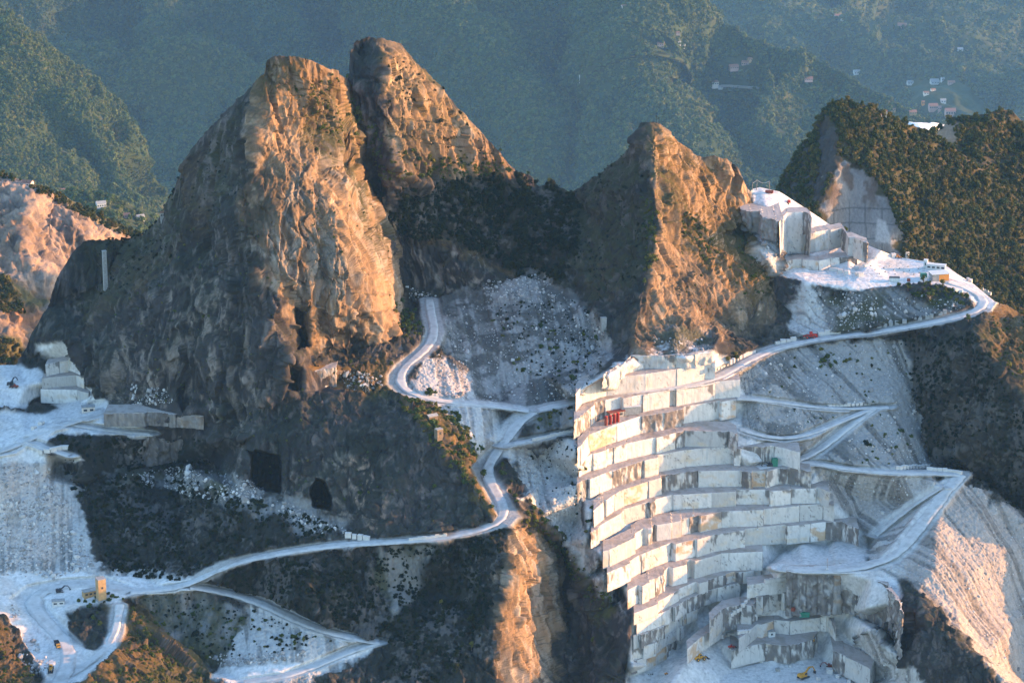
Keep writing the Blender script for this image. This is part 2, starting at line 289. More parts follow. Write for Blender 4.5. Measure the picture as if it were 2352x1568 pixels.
# quarry benches: height of the lip, wall height, lip line (u, v)
BENCH=[
 (-402,6.0,[(1396,862),(1422,842),(1440,833),(1456,813),(1490,818),(1516,812),(1549,815),(1575,824),(1600,812),(1640,806)]),
 (-408,8.0,[(1322,905),(1340,874),(1380,874),(1400,867),(1425,864),(1489,858),(1530,853),(1559,847),(1591,841),(1622,834),(1640,836)]),
 (-416,8.0,[(1322,968),(1348,952),(1362,930),(1400,920),(1431,914),(1465,909),(1500,903),(1535,897),(1600,886),(1640,878),(1668,874),(1700,872)]),
 (-424,8.0,[(1328,1030),(1348,1002),(1374,984),(1408,976),(1456,962),(1477,955),(1500,952),(1540,944),(1572,938),(1613,930),(1648,924),(1690,916)]),
 (-432,7.4,[(1330,1058),(1348,1046),(1377,1038),(1422,1024),(1463,1013),(1492,1008),(1523,1000),(1555,993),(1579,988),(1610,986),(1648,986),(1672,990),(1690,1000)]),
 (-439.4,8.0,[(1330,1112),(1347,1103),(1395,1089),(1410,1078),(1442,1068),(1487,1056),(1520,1047),(1569,1037),(1620,1035),(1638,1030),(1694,1030),(1754,1031),(1783,1025),(1814,1024),(1832,1040)]),
 (-447.4,7.6,[(1362,1172),(1384,1155),(1408,1140),(1427,1126),(1449,1122),(1468,1112),(1494,1103),(1525,1095),(1555,1086),(1600,1084),(1643,1081),(1668,1079),(1723,1086),(1761,1086),(1782,1080),(1795,1076),(1843,1075),(1858,1084)]),
 (-455,6.8,[(1355,1222),(1386,1203),(1408,1189),(1436,1170),(1473,1162),(1487,1156),(1502,1152),(1523,1142),(1547,1137),(1583,1142),(1600,1136),(1636,1132),(1668,1131),(1696,1127),(1770,1128),(1788,1131),(1816,1123),(1876,1122),(1900,1132)]),
 (-461.8,7.4,[(1385,1266),(1417,1259),(1425,1250),(1446,1241),(1470,1227),(1487,1215),(1506,1206),(1530,1203),(1559,1197),(1583,1194),(1608,1187),(1644,1177),(1668,1174),(1700,1171),(1766,1170),(1773,1174),(1795,1165),(1850,1161),(1900,1156),(1915,1162)]),
 (-469.2,8.0,[(1392,1315),(1410,1307),(1430,1299),(1449,1293),(1467,1283),(1490,1270),(1518,1260),(1538,1256),(1559,1246),(1593,1242),(1615,1233),(1646,1225),(1668,1221),(1747,1214),(1841,1205),(1884,1199),(1918,1197),(1946,1200),(1972,1214)]),
 (-477.2,8.2,[(1450,1358),(1480,1342),(1505,1331),(1530,1326),(1536,1312),(1545,1304),(1573,1297),(1597,1287),(1624,1280),(1648,1273),(1694,1265),(1720,1266),(1753,1267)]),
 (-485.4,4.8,[(1455,1408),(1481,1400),(1505,1391),(1527,1378),(1554,1372),(1568,1354),(1595,1342),(1641,1331),(1669,1321),(1700,1314),(1753,1307)]),
 (-490.2,5.8,[(1462,1428),(1494,1419),(1532,1403),(1556,1392),(1583,1373),(1602,1364),(1641,1352),(1669,1341),(1700,1337)]),
 (-496.0,5.6,[(1460,1462),(1498,1449),(1544,1424),(1568,1409),(1584,1399),(1600,1392)]),
 (-501.6,5.6,[(1455,1490),(1500,1478),(1530,1462),(1560,1443),(1575,1430),(1584,1420)]),
 (-507.2,5.4,[(1452,1520),(1490,1508),(1520,1494),(1545,1475),(1556,1462)]),
 # left ledges and the cut block on the grassy ledge
 (-426,5.6,[(238,949),(262,944),(330,949),(400,951),(455,946),(466,956)]),
 (-437.6,13.5,[(138,1006),(200,1002),(300,1004),(350,1001),(400,993),(470,992),(482,1004)]),
 (-401,8.2,[(664,836),(700,846),(738,857),(770,849),(774,840)]),
 # left quarry wall
 (-418.5,5.5,[(104,838),(120,834),(140,830),(156,828)]),
 (-424,5.0,[(95,868),(112,866),(157,856),(175,862),(192,869)]),
 (-429,6.0,[(92,893),(118,890),(138,888),(170,894),(205,902)]),
 # upper right marble floor
 (-366.5,9.5,[(1700,481),(1722,487),(1742,484),(1748,500),(1760,504),(1784,508),(1795,500)]),
 (-366.5,19.6,[(1798,512),(1803,498),(1814,489),(1828,488),(1850,489),(1853,500)]),
 (-377,9.2,[(1846,540),(1850,535),(1890,534),(1914,527),(1935,524),(1947,540),(1952,546),(1970,554),(1990,561),(1998,560)]),
 (-386,4.2,[(1794,606),(1803,600),(1865,595),(1880,600),(1906,594),(1950,592),(1974,590),(1990,580)]),
 # lower right pit
 (-477.6,20.0,[(1806,1311),(1830,1309),(1900,1309),(1906,1311),(1937,1307),(1970,1313),(2000,1318),(2030,1335),(2050,1360),(2068,1385),(2075,1410)]),
 (-485.2,5.6,[(1716,1343),(1750,1341),(1770,1337),(1806,1332),(1830,1328),(1846,1326)]),
 (-490.8,7.6,[(1737,1371),(1775,1372),(1790,1365),(1816,1360),(1840,1352),(1846,1335)]),
 (-493.0,10.0,[(1628,1424),(1644,1416),(1664,1392),(1676,1387),(1716,1390),(1735,1391),(1740,1380)]),
 (-500.5,6.2,[(1576,1490),(1600,1470),(1630,1444),(1650,1432),(1668,1425)]),
 (-501.5,6.0,[(1700,1468),(1735,1452),(1750,1432),(1775,1424),(1800,1427),(1830,1427),(1850,1418),(1879,1416),(1908,1418),(1918,1432),(1920,1440)]),
 (-507.7,7.6,[(1688,1495),(1702,1478),(1747,1475),(1785,1482),(1845,1485),(1862,1476),(1874,1464),(1880,1452)]),
 (-509.5,8.6,[(1908,1497),(1915,1500),(1945,1510),(1990,1540),(2000,1540),(2008,1510)]),
]
QPOLY=[(1322,890),(1400,850),(1640,806),(1680,850),(1710,905),(1700,1000),(1800,1030),(1870,1080),(1910,1150),(1990,1225),(1990,1290),(2060,1330),(2090,1420),(2010,1440),(1960,1460),(2010,1530),(2000,1600),(1430,1600),(1450,1480),(1455,1400),(1420,1330),(1385,1290),(1350,1230),(1345,1160),(1330,1100)]
PIT=[(1440,1540,-512.5),(1560,1500,-512.5),(1640,1470,-508.0),(1760,1460,-507.7),(1840,1470,-507.7),(1660,1560,-516),(1760,1530,-515.5),(1850,1540,-517),(1930,1560,-518),(1700,1440,-505),(1640,1390,-500),(1870,1445,-507.5),(1930,1440,-506),(2000,1420,-502),(1960,1480,-510),(1880,1400,-499),(1950,1405,-499),(2030,1425,-502)]
ref=[]
for i,(z,h,l) in enumerate(BENCH):
    for (u,v) in l[::2]+[l[-1]]:
        P=PZ(float(u),float(v),z); Y=P[1]; cz=(z-h)/Y
        # picture row of the foot of the wall
        dy=(SP+cz*CP)/(CP-cz*SP); ref.append((u-1.0,784-dy*F,Y+3.5))
for i,(z,h,l) in enumerate(BENCH[:16]):
    u,v=l[0]; Y=float(Yz(v,z)); ref.append((u-6,v+4,Y+1.5)); ref.append((u-9,v+24,Y+0.8))
AP=list(PTS)+[(u,v,float(Yz(v,z))+ (2.5)) for u,v,z in PIT]
from itertools import chain
rp=[]
for pts,wd in ROADS:
    for (u,v,z) in pts: rp.append((u,v,float(Yz(v,z))))
def far_ok(p,others,d):
    return all(abs(p[0]-o[0])+abs(p[1]-o[1])>d for o in others)
for (u,v) in BENCH[0][2]: ref.append((u+1,v-3,float(Yz(v,BENCH[0][0]))+0.5))
ref=[p for p in ref if far_ok(p,rp,9)]
t_=[p for p in AP if far_ok(p,rp,12)]
top_ext=[(u,v-60,Y) for u,v,Y in TOP]
tin=TIN(t_+rp+ref+TOP+top_ext,LINES)
ST=2.0; U0,V0=-460,0
nu0=int((2780+460)/ST)+1; nv0=int(1700/ST)+1
YR=tin.raster(U0,V0,nu0,nv0,ST)
bad=np.isnan(YR)
for j in range(nu0):
    c=YR[:,j]; ok=~np.isnan(c)
    if ok.any(): c[~ok]=np.interp(np.flatnonzero(~ok),np.flatnonzero(ok),c[ok])
YR=blur(YR,2,2)
# structured grid following the skyline
US=2.0 if FAST else 1.6
us=np.arange(-400,2720,1.9); NU=len(us); NV=860; NB=26
tu=np.array([t[0] for t in TOP],float); tv=np.array([t[1] for t in TOP],float)
vt=np.interp(us,tu,tv)
q=np.stack([us*0.11,us*0,us*0],-1); vt=vt+fbm(q,(1,1,1),4,5)*4.0*(1-ss(1720,1740,us)*(1-ss(2290,2320,us)))*ss(30,60,us)
tt=np.linspace(0,1,NV)
U=np.repeat(us[None],NV,0); V=vt[None]+(1672-vt[None])*tt[:,None]
Yb=bilin(YR,(U-U0)/ST,(V-V0)/ST)
# road carving
carve=[]
for pts,wd in ROADS:
    a=np.array(pts,float); s_m=1215/F; k=0.345
    poly=[(p[0],p[1]) for p in pts]; zs=a[:,2]
    m=(U>a[:,0].min()-40)&(U<a[:,0].max()+40)&(V>a[:,1].min()-25)&(V<a[:,1].max()+25)
    d,ix=seg_dist(U[m],V[m],poly,False,s_m,s_m/k)
    zr=np.interp(ix,np.arange(len(zs)),zs); wgt=1-ss(wd/2+1.0,wd/2+4.0,d)
    carve.append((m,wgt,zr,d<wd/2+0.6))
isroad=np.zeros(U.shape,np.float32)
for m,wgt,zr,on in carve:
    yz=Yz(V[m],zr-0.15); Yb[m]=Yb[m]*(1-wgt)+yz*wgt; isroad[m]=np.maximum(isroad[m],wgt)
P0=PY(U,V,Yb)
NRM=grid_normals(np.stack([blur(P0[...,k],3,1) for k in range(3)],-1))
flip=NRM[...,1]>0; NRM=np.where(flip[...,None],-NRM,NRM)
quarry=pmask(U,V,QPOLY,6)
# ---- masks
jn=(fbm(P0,(11,11,11),6,41,0.62)*40,fbm(P0,(11,11,11),6,47,0.62)*40)
def M(poly,soft=8,n=1.0): return pmask(U,V,poly,soft,(jn[0]*n,jn[1]*n))
scree=np.zeros(U.shape,np.float32)
SCREE=[[(1010,700),(1060,650),(1130,660),(1230,628),(1300,660),(1335,690),(1400,745),(1390,830),(1330,915),(1215,935),(1130,925),(1050,840),(1005,775)],
 [(1640,885),(1700,840),(1850,792),(2000,775),(2060,775),(2090,850),(2128,1000),(2145,1078),(2210,1092),(2352,1192),(2600,1360),(2600,1720),(2352,1600),(2230,1480),(2090,1345),(2020,1312),(1960,1250),(1900,1130),(1850,1080),(1790,1035),(1690,1000)],
 [(1165,1035),(1330,1000),(1335,1100),(1350,1230),(1395,1330),(1440,1400),(1360,1330),(1300,1240),(1225,1160),(1180,1090)],
 [(935,905),(950,850),(1012,805),(1130,925),(1215,945),(1150,1020),(1110,1050),(1060,990),(990,925)],
 [(-200,1000),(0,1000),(120,1050),(170,1110),(220,1300),(450,1335),(440,1360),(300,1370),(150,1400),(60,1420),(-200,1430)],
 [(1850,640),(1880,640),(1900,720),(1920,765),(1820,775),(1840,700)],
 [(1725,500),(1760,480),(1800,560),(1780,630),(1740,560)],
 [(1960,1440),(2010,1440),(2120,1568),(2150,1700),(1900,1700),(1990,1560)],
 [(580,1380),(520,1500),(500,1570),(700,1570),(860,1490),(850,1475),(700,1440)],
]
for p in SCREE: scree=np.maximum(scree,M(p,7,0.9))
darkscree=np.zeros_like(scree)
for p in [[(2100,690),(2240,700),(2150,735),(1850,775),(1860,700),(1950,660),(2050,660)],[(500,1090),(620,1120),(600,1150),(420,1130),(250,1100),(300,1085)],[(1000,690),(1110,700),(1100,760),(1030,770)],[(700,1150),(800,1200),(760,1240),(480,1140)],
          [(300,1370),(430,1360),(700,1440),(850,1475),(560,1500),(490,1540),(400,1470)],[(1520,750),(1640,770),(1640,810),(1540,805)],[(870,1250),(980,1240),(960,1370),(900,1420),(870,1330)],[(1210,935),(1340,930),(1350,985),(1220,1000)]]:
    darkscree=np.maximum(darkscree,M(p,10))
white=np.zeros_like(scree)
for p in [[(1722,420),(1800,420),(1850,470),(1960,540),(2060,585),(2180,600),(2290,680),(2280,712),(2230,700),(2185,665),(2100,655),(1950,662),(1850,652),(1780,635),(1800,600),(1800,520),(1740,490)],
          [(-200,945),(0,945),(100,950),(215,915),(255,920),(245,965),(350,985),(345,1003),(200,1000),(130,1000),(90,1045),(170,1045),(190,1060),(-200,1070)],[(-200,850),(0,838),(100,850),(110,885),(60,935),(-200,940)],
          [(-200,1320),(80,1310),(240,1318),(450,1335),(440,1362),(300,1366),(240,1385),(150,1400),(160,1470),(230,1500),(275,1390),(290,1400),(262,1500),(180,1568),(110,1568),(70,1500),(20,1425),(-200,1340)],
          [(510,1530),(700,1520),(860,1470),(890,1475),(800,1510),(560,1575),(480,1560)],
          [(90,790),(150,782),(210,900),(200,940),(150,945),(90,900),(130,840)]]:
    white=np.maximum(white,M(p,4,0.35))
lft=M([(1290,870),(1338,880),(1345,1000),(1342,1150),(1372,1290),(1445,1410),(1450,1620),(1350,1620),(1290,1250)],10); quarry_w=quarry*(1-lft); white=np.maximum(white,quarry_w*0.9); scree=np.maximum(scree,lft*quarry)
wall0=M([(1410,845),(1450,812),(1640,806),(1650,830),(1500,850),(1410,865)],5)
grass=np.zeros_like(scree)
for p,k in [([(600,190),(640,130),(760,160),(830,300),(840,420),(900,560),(880,640),(800,420),(700,330),(640,260)],0.65),([(870,100),(1000,180),(1190,395),(1180,410),(880,420),(900,300)],0.55),
            ([(1500,290),(1720,430),(1785,690),(1720,700),(1600,600),(1520,560),(1510,400)],0.85),([(910,905),(1000,940),(1140,1100),(1165,1190),(1130,1195),(1060,1100),(960,980)],0.9),([(1185,1150),(1300,1240),(1420,1400),(1400,1440),(1330,1330),(1230,1230)],0.8),
            ([(200,550),(430,380),(560,250),(560,420),(430,560),(300,680),(200,760)],0.35),([(2250,760),(2300,700),(2540,780),(2540,1100),(2352,930)],0.8),([(190,1380),(300,1380),(490,1550),(480,1600),(150,1620),(230,1500),(285,1400)],0.75),([(-200,1430),(0,1440),(90,1570),(90,1700),(-200,1700)],0.7),
            ([(670,825),(900,830),(900,905),(780,895),(690,840)],0.8),([(1310,440),(1480,300),(1500,600),(1400,700),(1310,650)],0.45),([(2060,760),(2250,760),(2352,940),(2352,1180),(2150,1080)],0.3),([(1200,440),(1310,430),(1310,640),(1180,640),(880,520),(850,420),(1190,400)],0.55)]:
    grass=np.maximum(grass,M(p,12,1.2)*k)
# ---- relief
calm=np.maximum.reduce([pmask(U,V,[(228,930),(480,930),(480,1005),(232,985)],8),pmask(U,V,[(130,1000),(490,980),(490,1100),(125,1085)],8),pmask(U,V,[(1385,800),(1655,785),(1655,850),(1385,885)],6),pmask(U,V,[(1310,890),(1350,890),(1352,1100),(1390,1280),(1465,1400),(1460,1560),(1430,1560),(1380,1330),(1335,1240)],6),pmask(U,V,[(655,828),(790,840),(790,905),(655,900)],6)])
rough=np.clip(1-np.maximum.reduce([scree,white,darkscree*0.7,quarry,calm*0.85]),0,1)*(1-isroad)
steep=np.clip(1-np.abs(NRM[...,2])*1.0,0.15,1)
fl=fbm(P0,(8.5,8.5,46),5,11,0.55,True); md=fbm(P0,(26,26,44),3,21); rib=fbm(P0,(17,17,120),3,97,0.45,True); sm=fbm(P0,(2.4,2.4,5.0),3,31,0.6,True)
PW=P0+np.stack([fbm(P0,(9,9,14),3,3),fbm(P0,(9,9,14),3,4),fbm(P0,(9,9,14),3,6)],-1)*3.0
PW[...,0]+=0.25*PW[...,2]
fA=facet(PW,(8,9,27),60,0.9); fB=facet(PW,(3.6,4,11),70,0.9); fC=facet(PW,(1.5,1.7,3.6),90,0.8); fD=np.minimum(0,fbm(PW,(3.4,5,42),4,95,0.5,True)-0.1)
zi=np.zeros(U.shape,np.int64)
def beds(per,s0,dipx,dipz):
    q=(PW[...,0]*dipx+PW[...,2]*dipz+0.22*PW[...,1])/per; k=np.floor(q).astype(np.int64); f=(q-k).astype(np.float32); r=_h(k,zi,zi,s0); r2=_h(k,zi,zi,s0+1)
    return (r-0.5)+(f-0.5)*(0.4+0.9*r2),r
bA,toneA=beds(7.5,201,0.92,-0.38); bB,toneB=beds(2.6,211,0.90,-0.44); bC,_t=beds(9.0,221,0.25,0.95)
sx=np.linalg.norm(np.gradient(P0,axis=1),axis=-1); hfw=np.clip(0.55/np.maximum(sx,0.2),0.12,1.0)
disp=rough*(steep*(1.5*fl+(3.6*fA+2.0*bA+1.0*bC)*np.clip(hfw*1.6,0,1)+2.6*fD+4.6*rib)+3.8*md+hfw*(1.5*fB+0.7*bB*steep+0.40*fC))
gul=fbm(np.stack([P0[...,0]+(0.15+0.7*ss(60,110,P0[...,0]))*P0[...,1],P0[...,1]*0.12,P0[...,2]*0.1],-1),(3.2,8,8),3,77,0.5,True)
st=facet(P0,(1.2,1.2,1.2),81,0.8)+0.5*facet(P0,(2.6,2.6,2.6),85,0.8)*ss(-0.1,0.3,fbm(P0,(15,15,15),3,19))
disp+=np.maximum(scree,darkscree)*(1-isroad)*(1-quarry)*(1-white)*(0.45*gul+0.42*st+0.8*fbm(P0,(12,12,12),2,9))
disp+=white*(1-quarry)*(1-isroad)*0.25*fbm(P0,(3,3,3),3,83)
disp-=isroad*0.1
edge=ss(0,30,V-vt[None]); disp*=0.35+0.65*edge
P1=P0+NRM*disp[...,None]
# caves and alcoves pushed into the cliff
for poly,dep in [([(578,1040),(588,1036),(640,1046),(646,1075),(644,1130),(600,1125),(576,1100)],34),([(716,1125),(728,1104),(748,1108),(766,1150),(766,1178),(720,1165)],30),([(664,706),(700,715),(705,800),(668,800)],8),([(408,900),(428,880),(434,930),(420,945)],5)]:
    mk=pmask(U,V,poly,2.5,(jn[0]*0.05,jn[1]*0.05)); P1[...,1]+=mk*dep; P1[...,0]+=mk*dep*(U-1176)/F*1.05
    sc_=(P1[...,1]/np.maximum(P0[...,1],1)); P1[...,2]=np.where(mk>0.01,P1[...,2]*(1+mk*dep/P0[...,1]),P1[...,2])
# ---- colours (albedo)
NR2=grid_normals(P1); NR2=np.where((NR2[...,1]>0)[...,None],-NR2,NR2); up=np.abs(NR2[...,2])
def c3(*c): return np.array(c,np.float32)
def mix(A,B,t): t=np.asarray(t)[...,None]; return A*(1-t)+B*t
n1=fbm(P0,(14,14,30),4,101); n2=0.6*fbm(PW,(1.6,1.6,11),4,111,0.55)+0.55*fbm(PW,(4.0,4.0,24),3,112); n3=fbm(P0,(1.3,1.3,1.6),3,121); n4=fbm(P0,(40,40,40),3,131)
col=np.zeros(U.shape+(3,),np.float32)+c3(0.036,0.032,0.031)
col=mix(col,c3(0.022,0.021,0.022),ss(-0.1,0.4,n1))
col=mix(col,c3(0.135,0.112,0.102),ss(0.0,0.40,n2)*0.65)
flank=np.maximum.reduce([M([(600,190),(615,130),(700,120),(792,180),(840,380),(915,600),(925,720),(870,780),(700,800),(640,700),(600,600),(545,480),(580,380)],14),M([(885,90),(1000,180),(1190,395),(1150,415),(920,410),(890,280)],12),M([(1495,280),(1600,340),(1715,400),(1790,680),(1770,760),(1640,780),(1480,820),(1450,800),(1480,680),(1515,500),(1500,380)],12),M([(1165,1212),(1225,1218),(1290,1262),(1280,1568),(1140,1568),(1140,1450)],8)])  # sides facing the sun; their light is partly put into the rock colour
sunlit_col=mix(np.zeros_like(col)+c3(0.245,0.155,0.088),c3(0.10,0.066,0.042),ss(-0.1,0.35,n1)); sunlit_col=mix(sunlit_col,c3(0.36,0.26,0.175),ss(0.05,0.40,n2)*0.7)
col=mix(col,sunlit_col,flank*0.85)
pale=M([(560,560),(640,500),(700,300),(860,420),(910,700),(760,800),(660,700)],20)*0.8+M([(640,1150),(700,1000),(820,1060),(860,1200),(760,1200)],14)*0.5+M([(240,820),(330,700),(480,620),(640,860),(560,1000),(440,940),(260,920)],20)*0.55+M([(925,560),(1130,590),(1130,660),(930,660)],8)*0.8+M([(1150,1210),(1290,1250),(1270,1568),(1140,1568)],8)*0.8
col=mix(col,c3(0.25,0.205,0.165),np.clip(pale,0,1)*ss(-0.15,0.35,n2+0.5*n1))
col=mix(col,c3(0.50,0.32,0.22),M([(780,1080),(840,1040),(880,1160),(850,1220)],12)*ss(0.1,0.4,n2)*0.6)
gcol=mix(np.zeros_like(col)+c3(0.15,0.082,0.025),c3(0.06,0.055,0.016),ss(-0.2,0.3,n4+0.5*n1))
bt=(0.72+0.56*(0.6*toneA+0.4*toneB))[...,None]; col=col*mix(np.ones_like(col),bt+0*col,rough)
col=mix(col,gcol,np.clip(grass*(0.25+0.95*ss(0.25,0.6,up+0.25*n3+0.2*n1)),0,1))
col=mix(col,c3(0.028,0.03,0.014),rough*ss(0.30,0.5,up+0.35*n1-0.1)*0.45)
earth=np.maximum.reduce([M([(130,1000),(480,1000),(480,1100),(790,1205),(690,1262),(500,1300),(430,1340),(250,1320),(170,1140)],12),M([(470,1310),(900,1250),(1160,1212),(1150,1400),(1130,1568),(820,1600),(880,1470),(700,1430),(540,1360)],12),M([(850,410),(1310,435),(1325,640),(1200,640),(1040,550),(880,500)],12)*0.9,M([(2060,775),(2250,775),(2352,935),(2500,1150),(2352,1180),(2140,1070)],12)*0.7])
col=mix(col,mix(np.zeros_like(col)+c3(0.020,0.020,0.016),c3(0.085,0.075,0.068),ss(0.0,0.35,0.8*n1+0.6*n3+0.3*n2)),earth*0.9)
sg=ss(0.0,0.5,n3); pk=M([(1225,1010),(1330,1080),(1330,1230),(1240,1100),(950,850),(1130,925),(1060,990)],20)
scol=mix(np.zeros_like(col)+c3(0.25,0.235,0.215),c3(0.11,0.105,0.10),sg*0.75); scol=mix(scol,c3(0.47,0.40,0.36),pk*0.6); scol=mix(scol,c3(0.15,0.14,0.125),ss(0.05,0.45,n1)*0.55)
scol=mix(scol,c3(0.46,0.44,0.41),ss(0.0,0.4,gul)*0.7)
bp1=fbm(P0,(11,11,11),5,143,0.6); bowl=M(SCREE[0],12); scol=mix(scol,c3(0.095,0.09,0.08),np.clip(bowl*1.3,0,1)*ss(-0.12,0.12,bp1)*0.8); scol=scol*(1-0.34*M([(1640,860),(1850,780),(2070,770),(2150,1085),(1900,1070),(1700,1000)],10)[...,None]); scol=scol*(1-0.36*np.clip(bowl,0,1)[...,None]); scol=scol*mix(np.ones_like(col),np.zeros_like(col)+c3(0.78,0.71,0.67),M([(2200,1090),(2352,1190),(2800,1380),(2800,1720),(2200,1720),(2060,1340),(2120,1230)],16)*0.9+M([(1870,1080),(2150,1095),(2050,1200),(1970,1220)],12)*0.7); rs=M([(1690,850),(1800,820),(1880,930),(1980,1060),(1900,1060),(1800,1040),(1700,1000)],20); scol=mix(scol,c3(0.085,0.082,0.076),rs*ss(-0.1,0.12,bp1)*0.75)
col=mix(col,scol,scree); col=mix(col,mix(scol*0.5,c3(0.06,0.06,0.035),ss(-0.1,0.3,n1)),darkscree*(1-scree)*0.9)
pl=M([(-200,1100),(30,1060),(110,1080),(170,1180),(120,1290),(20,1280)],16); col=mix(col,c3(0.50,0.41,0.34),pl*0.7*ss(-0.5,0.1,n1))
wcol=mix(np.zeros_like(col)+c3(0.56,0.54,0.51),c3(0.36,0.35,0.33),ss(0.05,0.5,n3)*0.7); wcol=mix(wcol,c3(0.44,0.39,0.33),ss(0.1,0.5,n1)*0.5)
col=mix(col,wcol,np.maximum(white,wall0*0.9)); col=mix(col,c3(0.48,0.46,0.43),isroad**3*0.6)
cave_shade=np.maximum(pmask(U,V,[(578,1040),(640,1046),(646,1130),(576,1120)],4),pmask(U,V,[(716,1125),(728,1104),(748,1108),(766,1150),(766,1178),(720,1165)],4)); col=mix(col,c3(0.045,0.04,0.035),cave_shade*0.85)  # cave mouths coloured dark: the shade inside is painted into the albedo
# ---- the back of the mountain, so that it stands as a solid
k=np.arange(1,NB+1)[:,None]; step=k*2.2+0.10*k*k
Ptop=P1[0]; Bk=np.zeros((NB,NU,3)); Bk[...,0]=Ptop[:,0]+0*step; Bk[...,1]=Ptop[:,1]+step; Bk[...,2]=Ptop[:,2]-step*1.05
flatm=ss(1722,1745,us)*(1-ss(2285,2310,us)); Bk[...,2]-=0*flatm
Bk+=(fbm(Bk,(18,18,18),3,7)*3.0*ss(0,6,k))[...,None]*np.array([0,-0.6,1.0])
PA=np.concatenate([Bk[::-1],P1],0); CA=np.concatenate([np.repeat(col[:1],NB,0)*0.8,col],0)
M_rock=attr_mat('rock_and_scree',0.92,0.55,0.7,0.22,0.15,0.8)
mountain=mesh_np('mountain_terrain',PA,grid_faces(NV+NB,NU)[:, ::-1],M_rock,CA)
tag(mountain,'steep rocky marble mountain with scree slopes above the quarry benches','mountain',kind='structure')
def surf(u,v):
    """point of the near mountain seen at picture position u, v"""
    j=np.clip((np.asarray(u,float)-us[0])/1.9,0,NU-1.001); vtop=np.interp(u,us,vt); i=np.clip((np.asarray(v,float)-vtop)/(1672-vtop)*(NV-1),0,NV-1.001)
    return np.stack([bilin(P1[...,k],j,i) for k in range(3)],-1)
from bpy_extras.object_utils import world_to_camera_view as _w
def hit(u,v,maxd=20000):
    """first surface met by the sight line through picture position u, v"""
    dx=(u-1176)/F; dy=(784-v)/F; d=Vector((dx,CP+dy*SP,-SP+dy*CP)).normalized()
    ok,loc,nr,i,o,m=sc.ray_cast(DG,Vector((0,0,0)),d)
    return loc if ok else None
print('terrain',time.time()-T0)
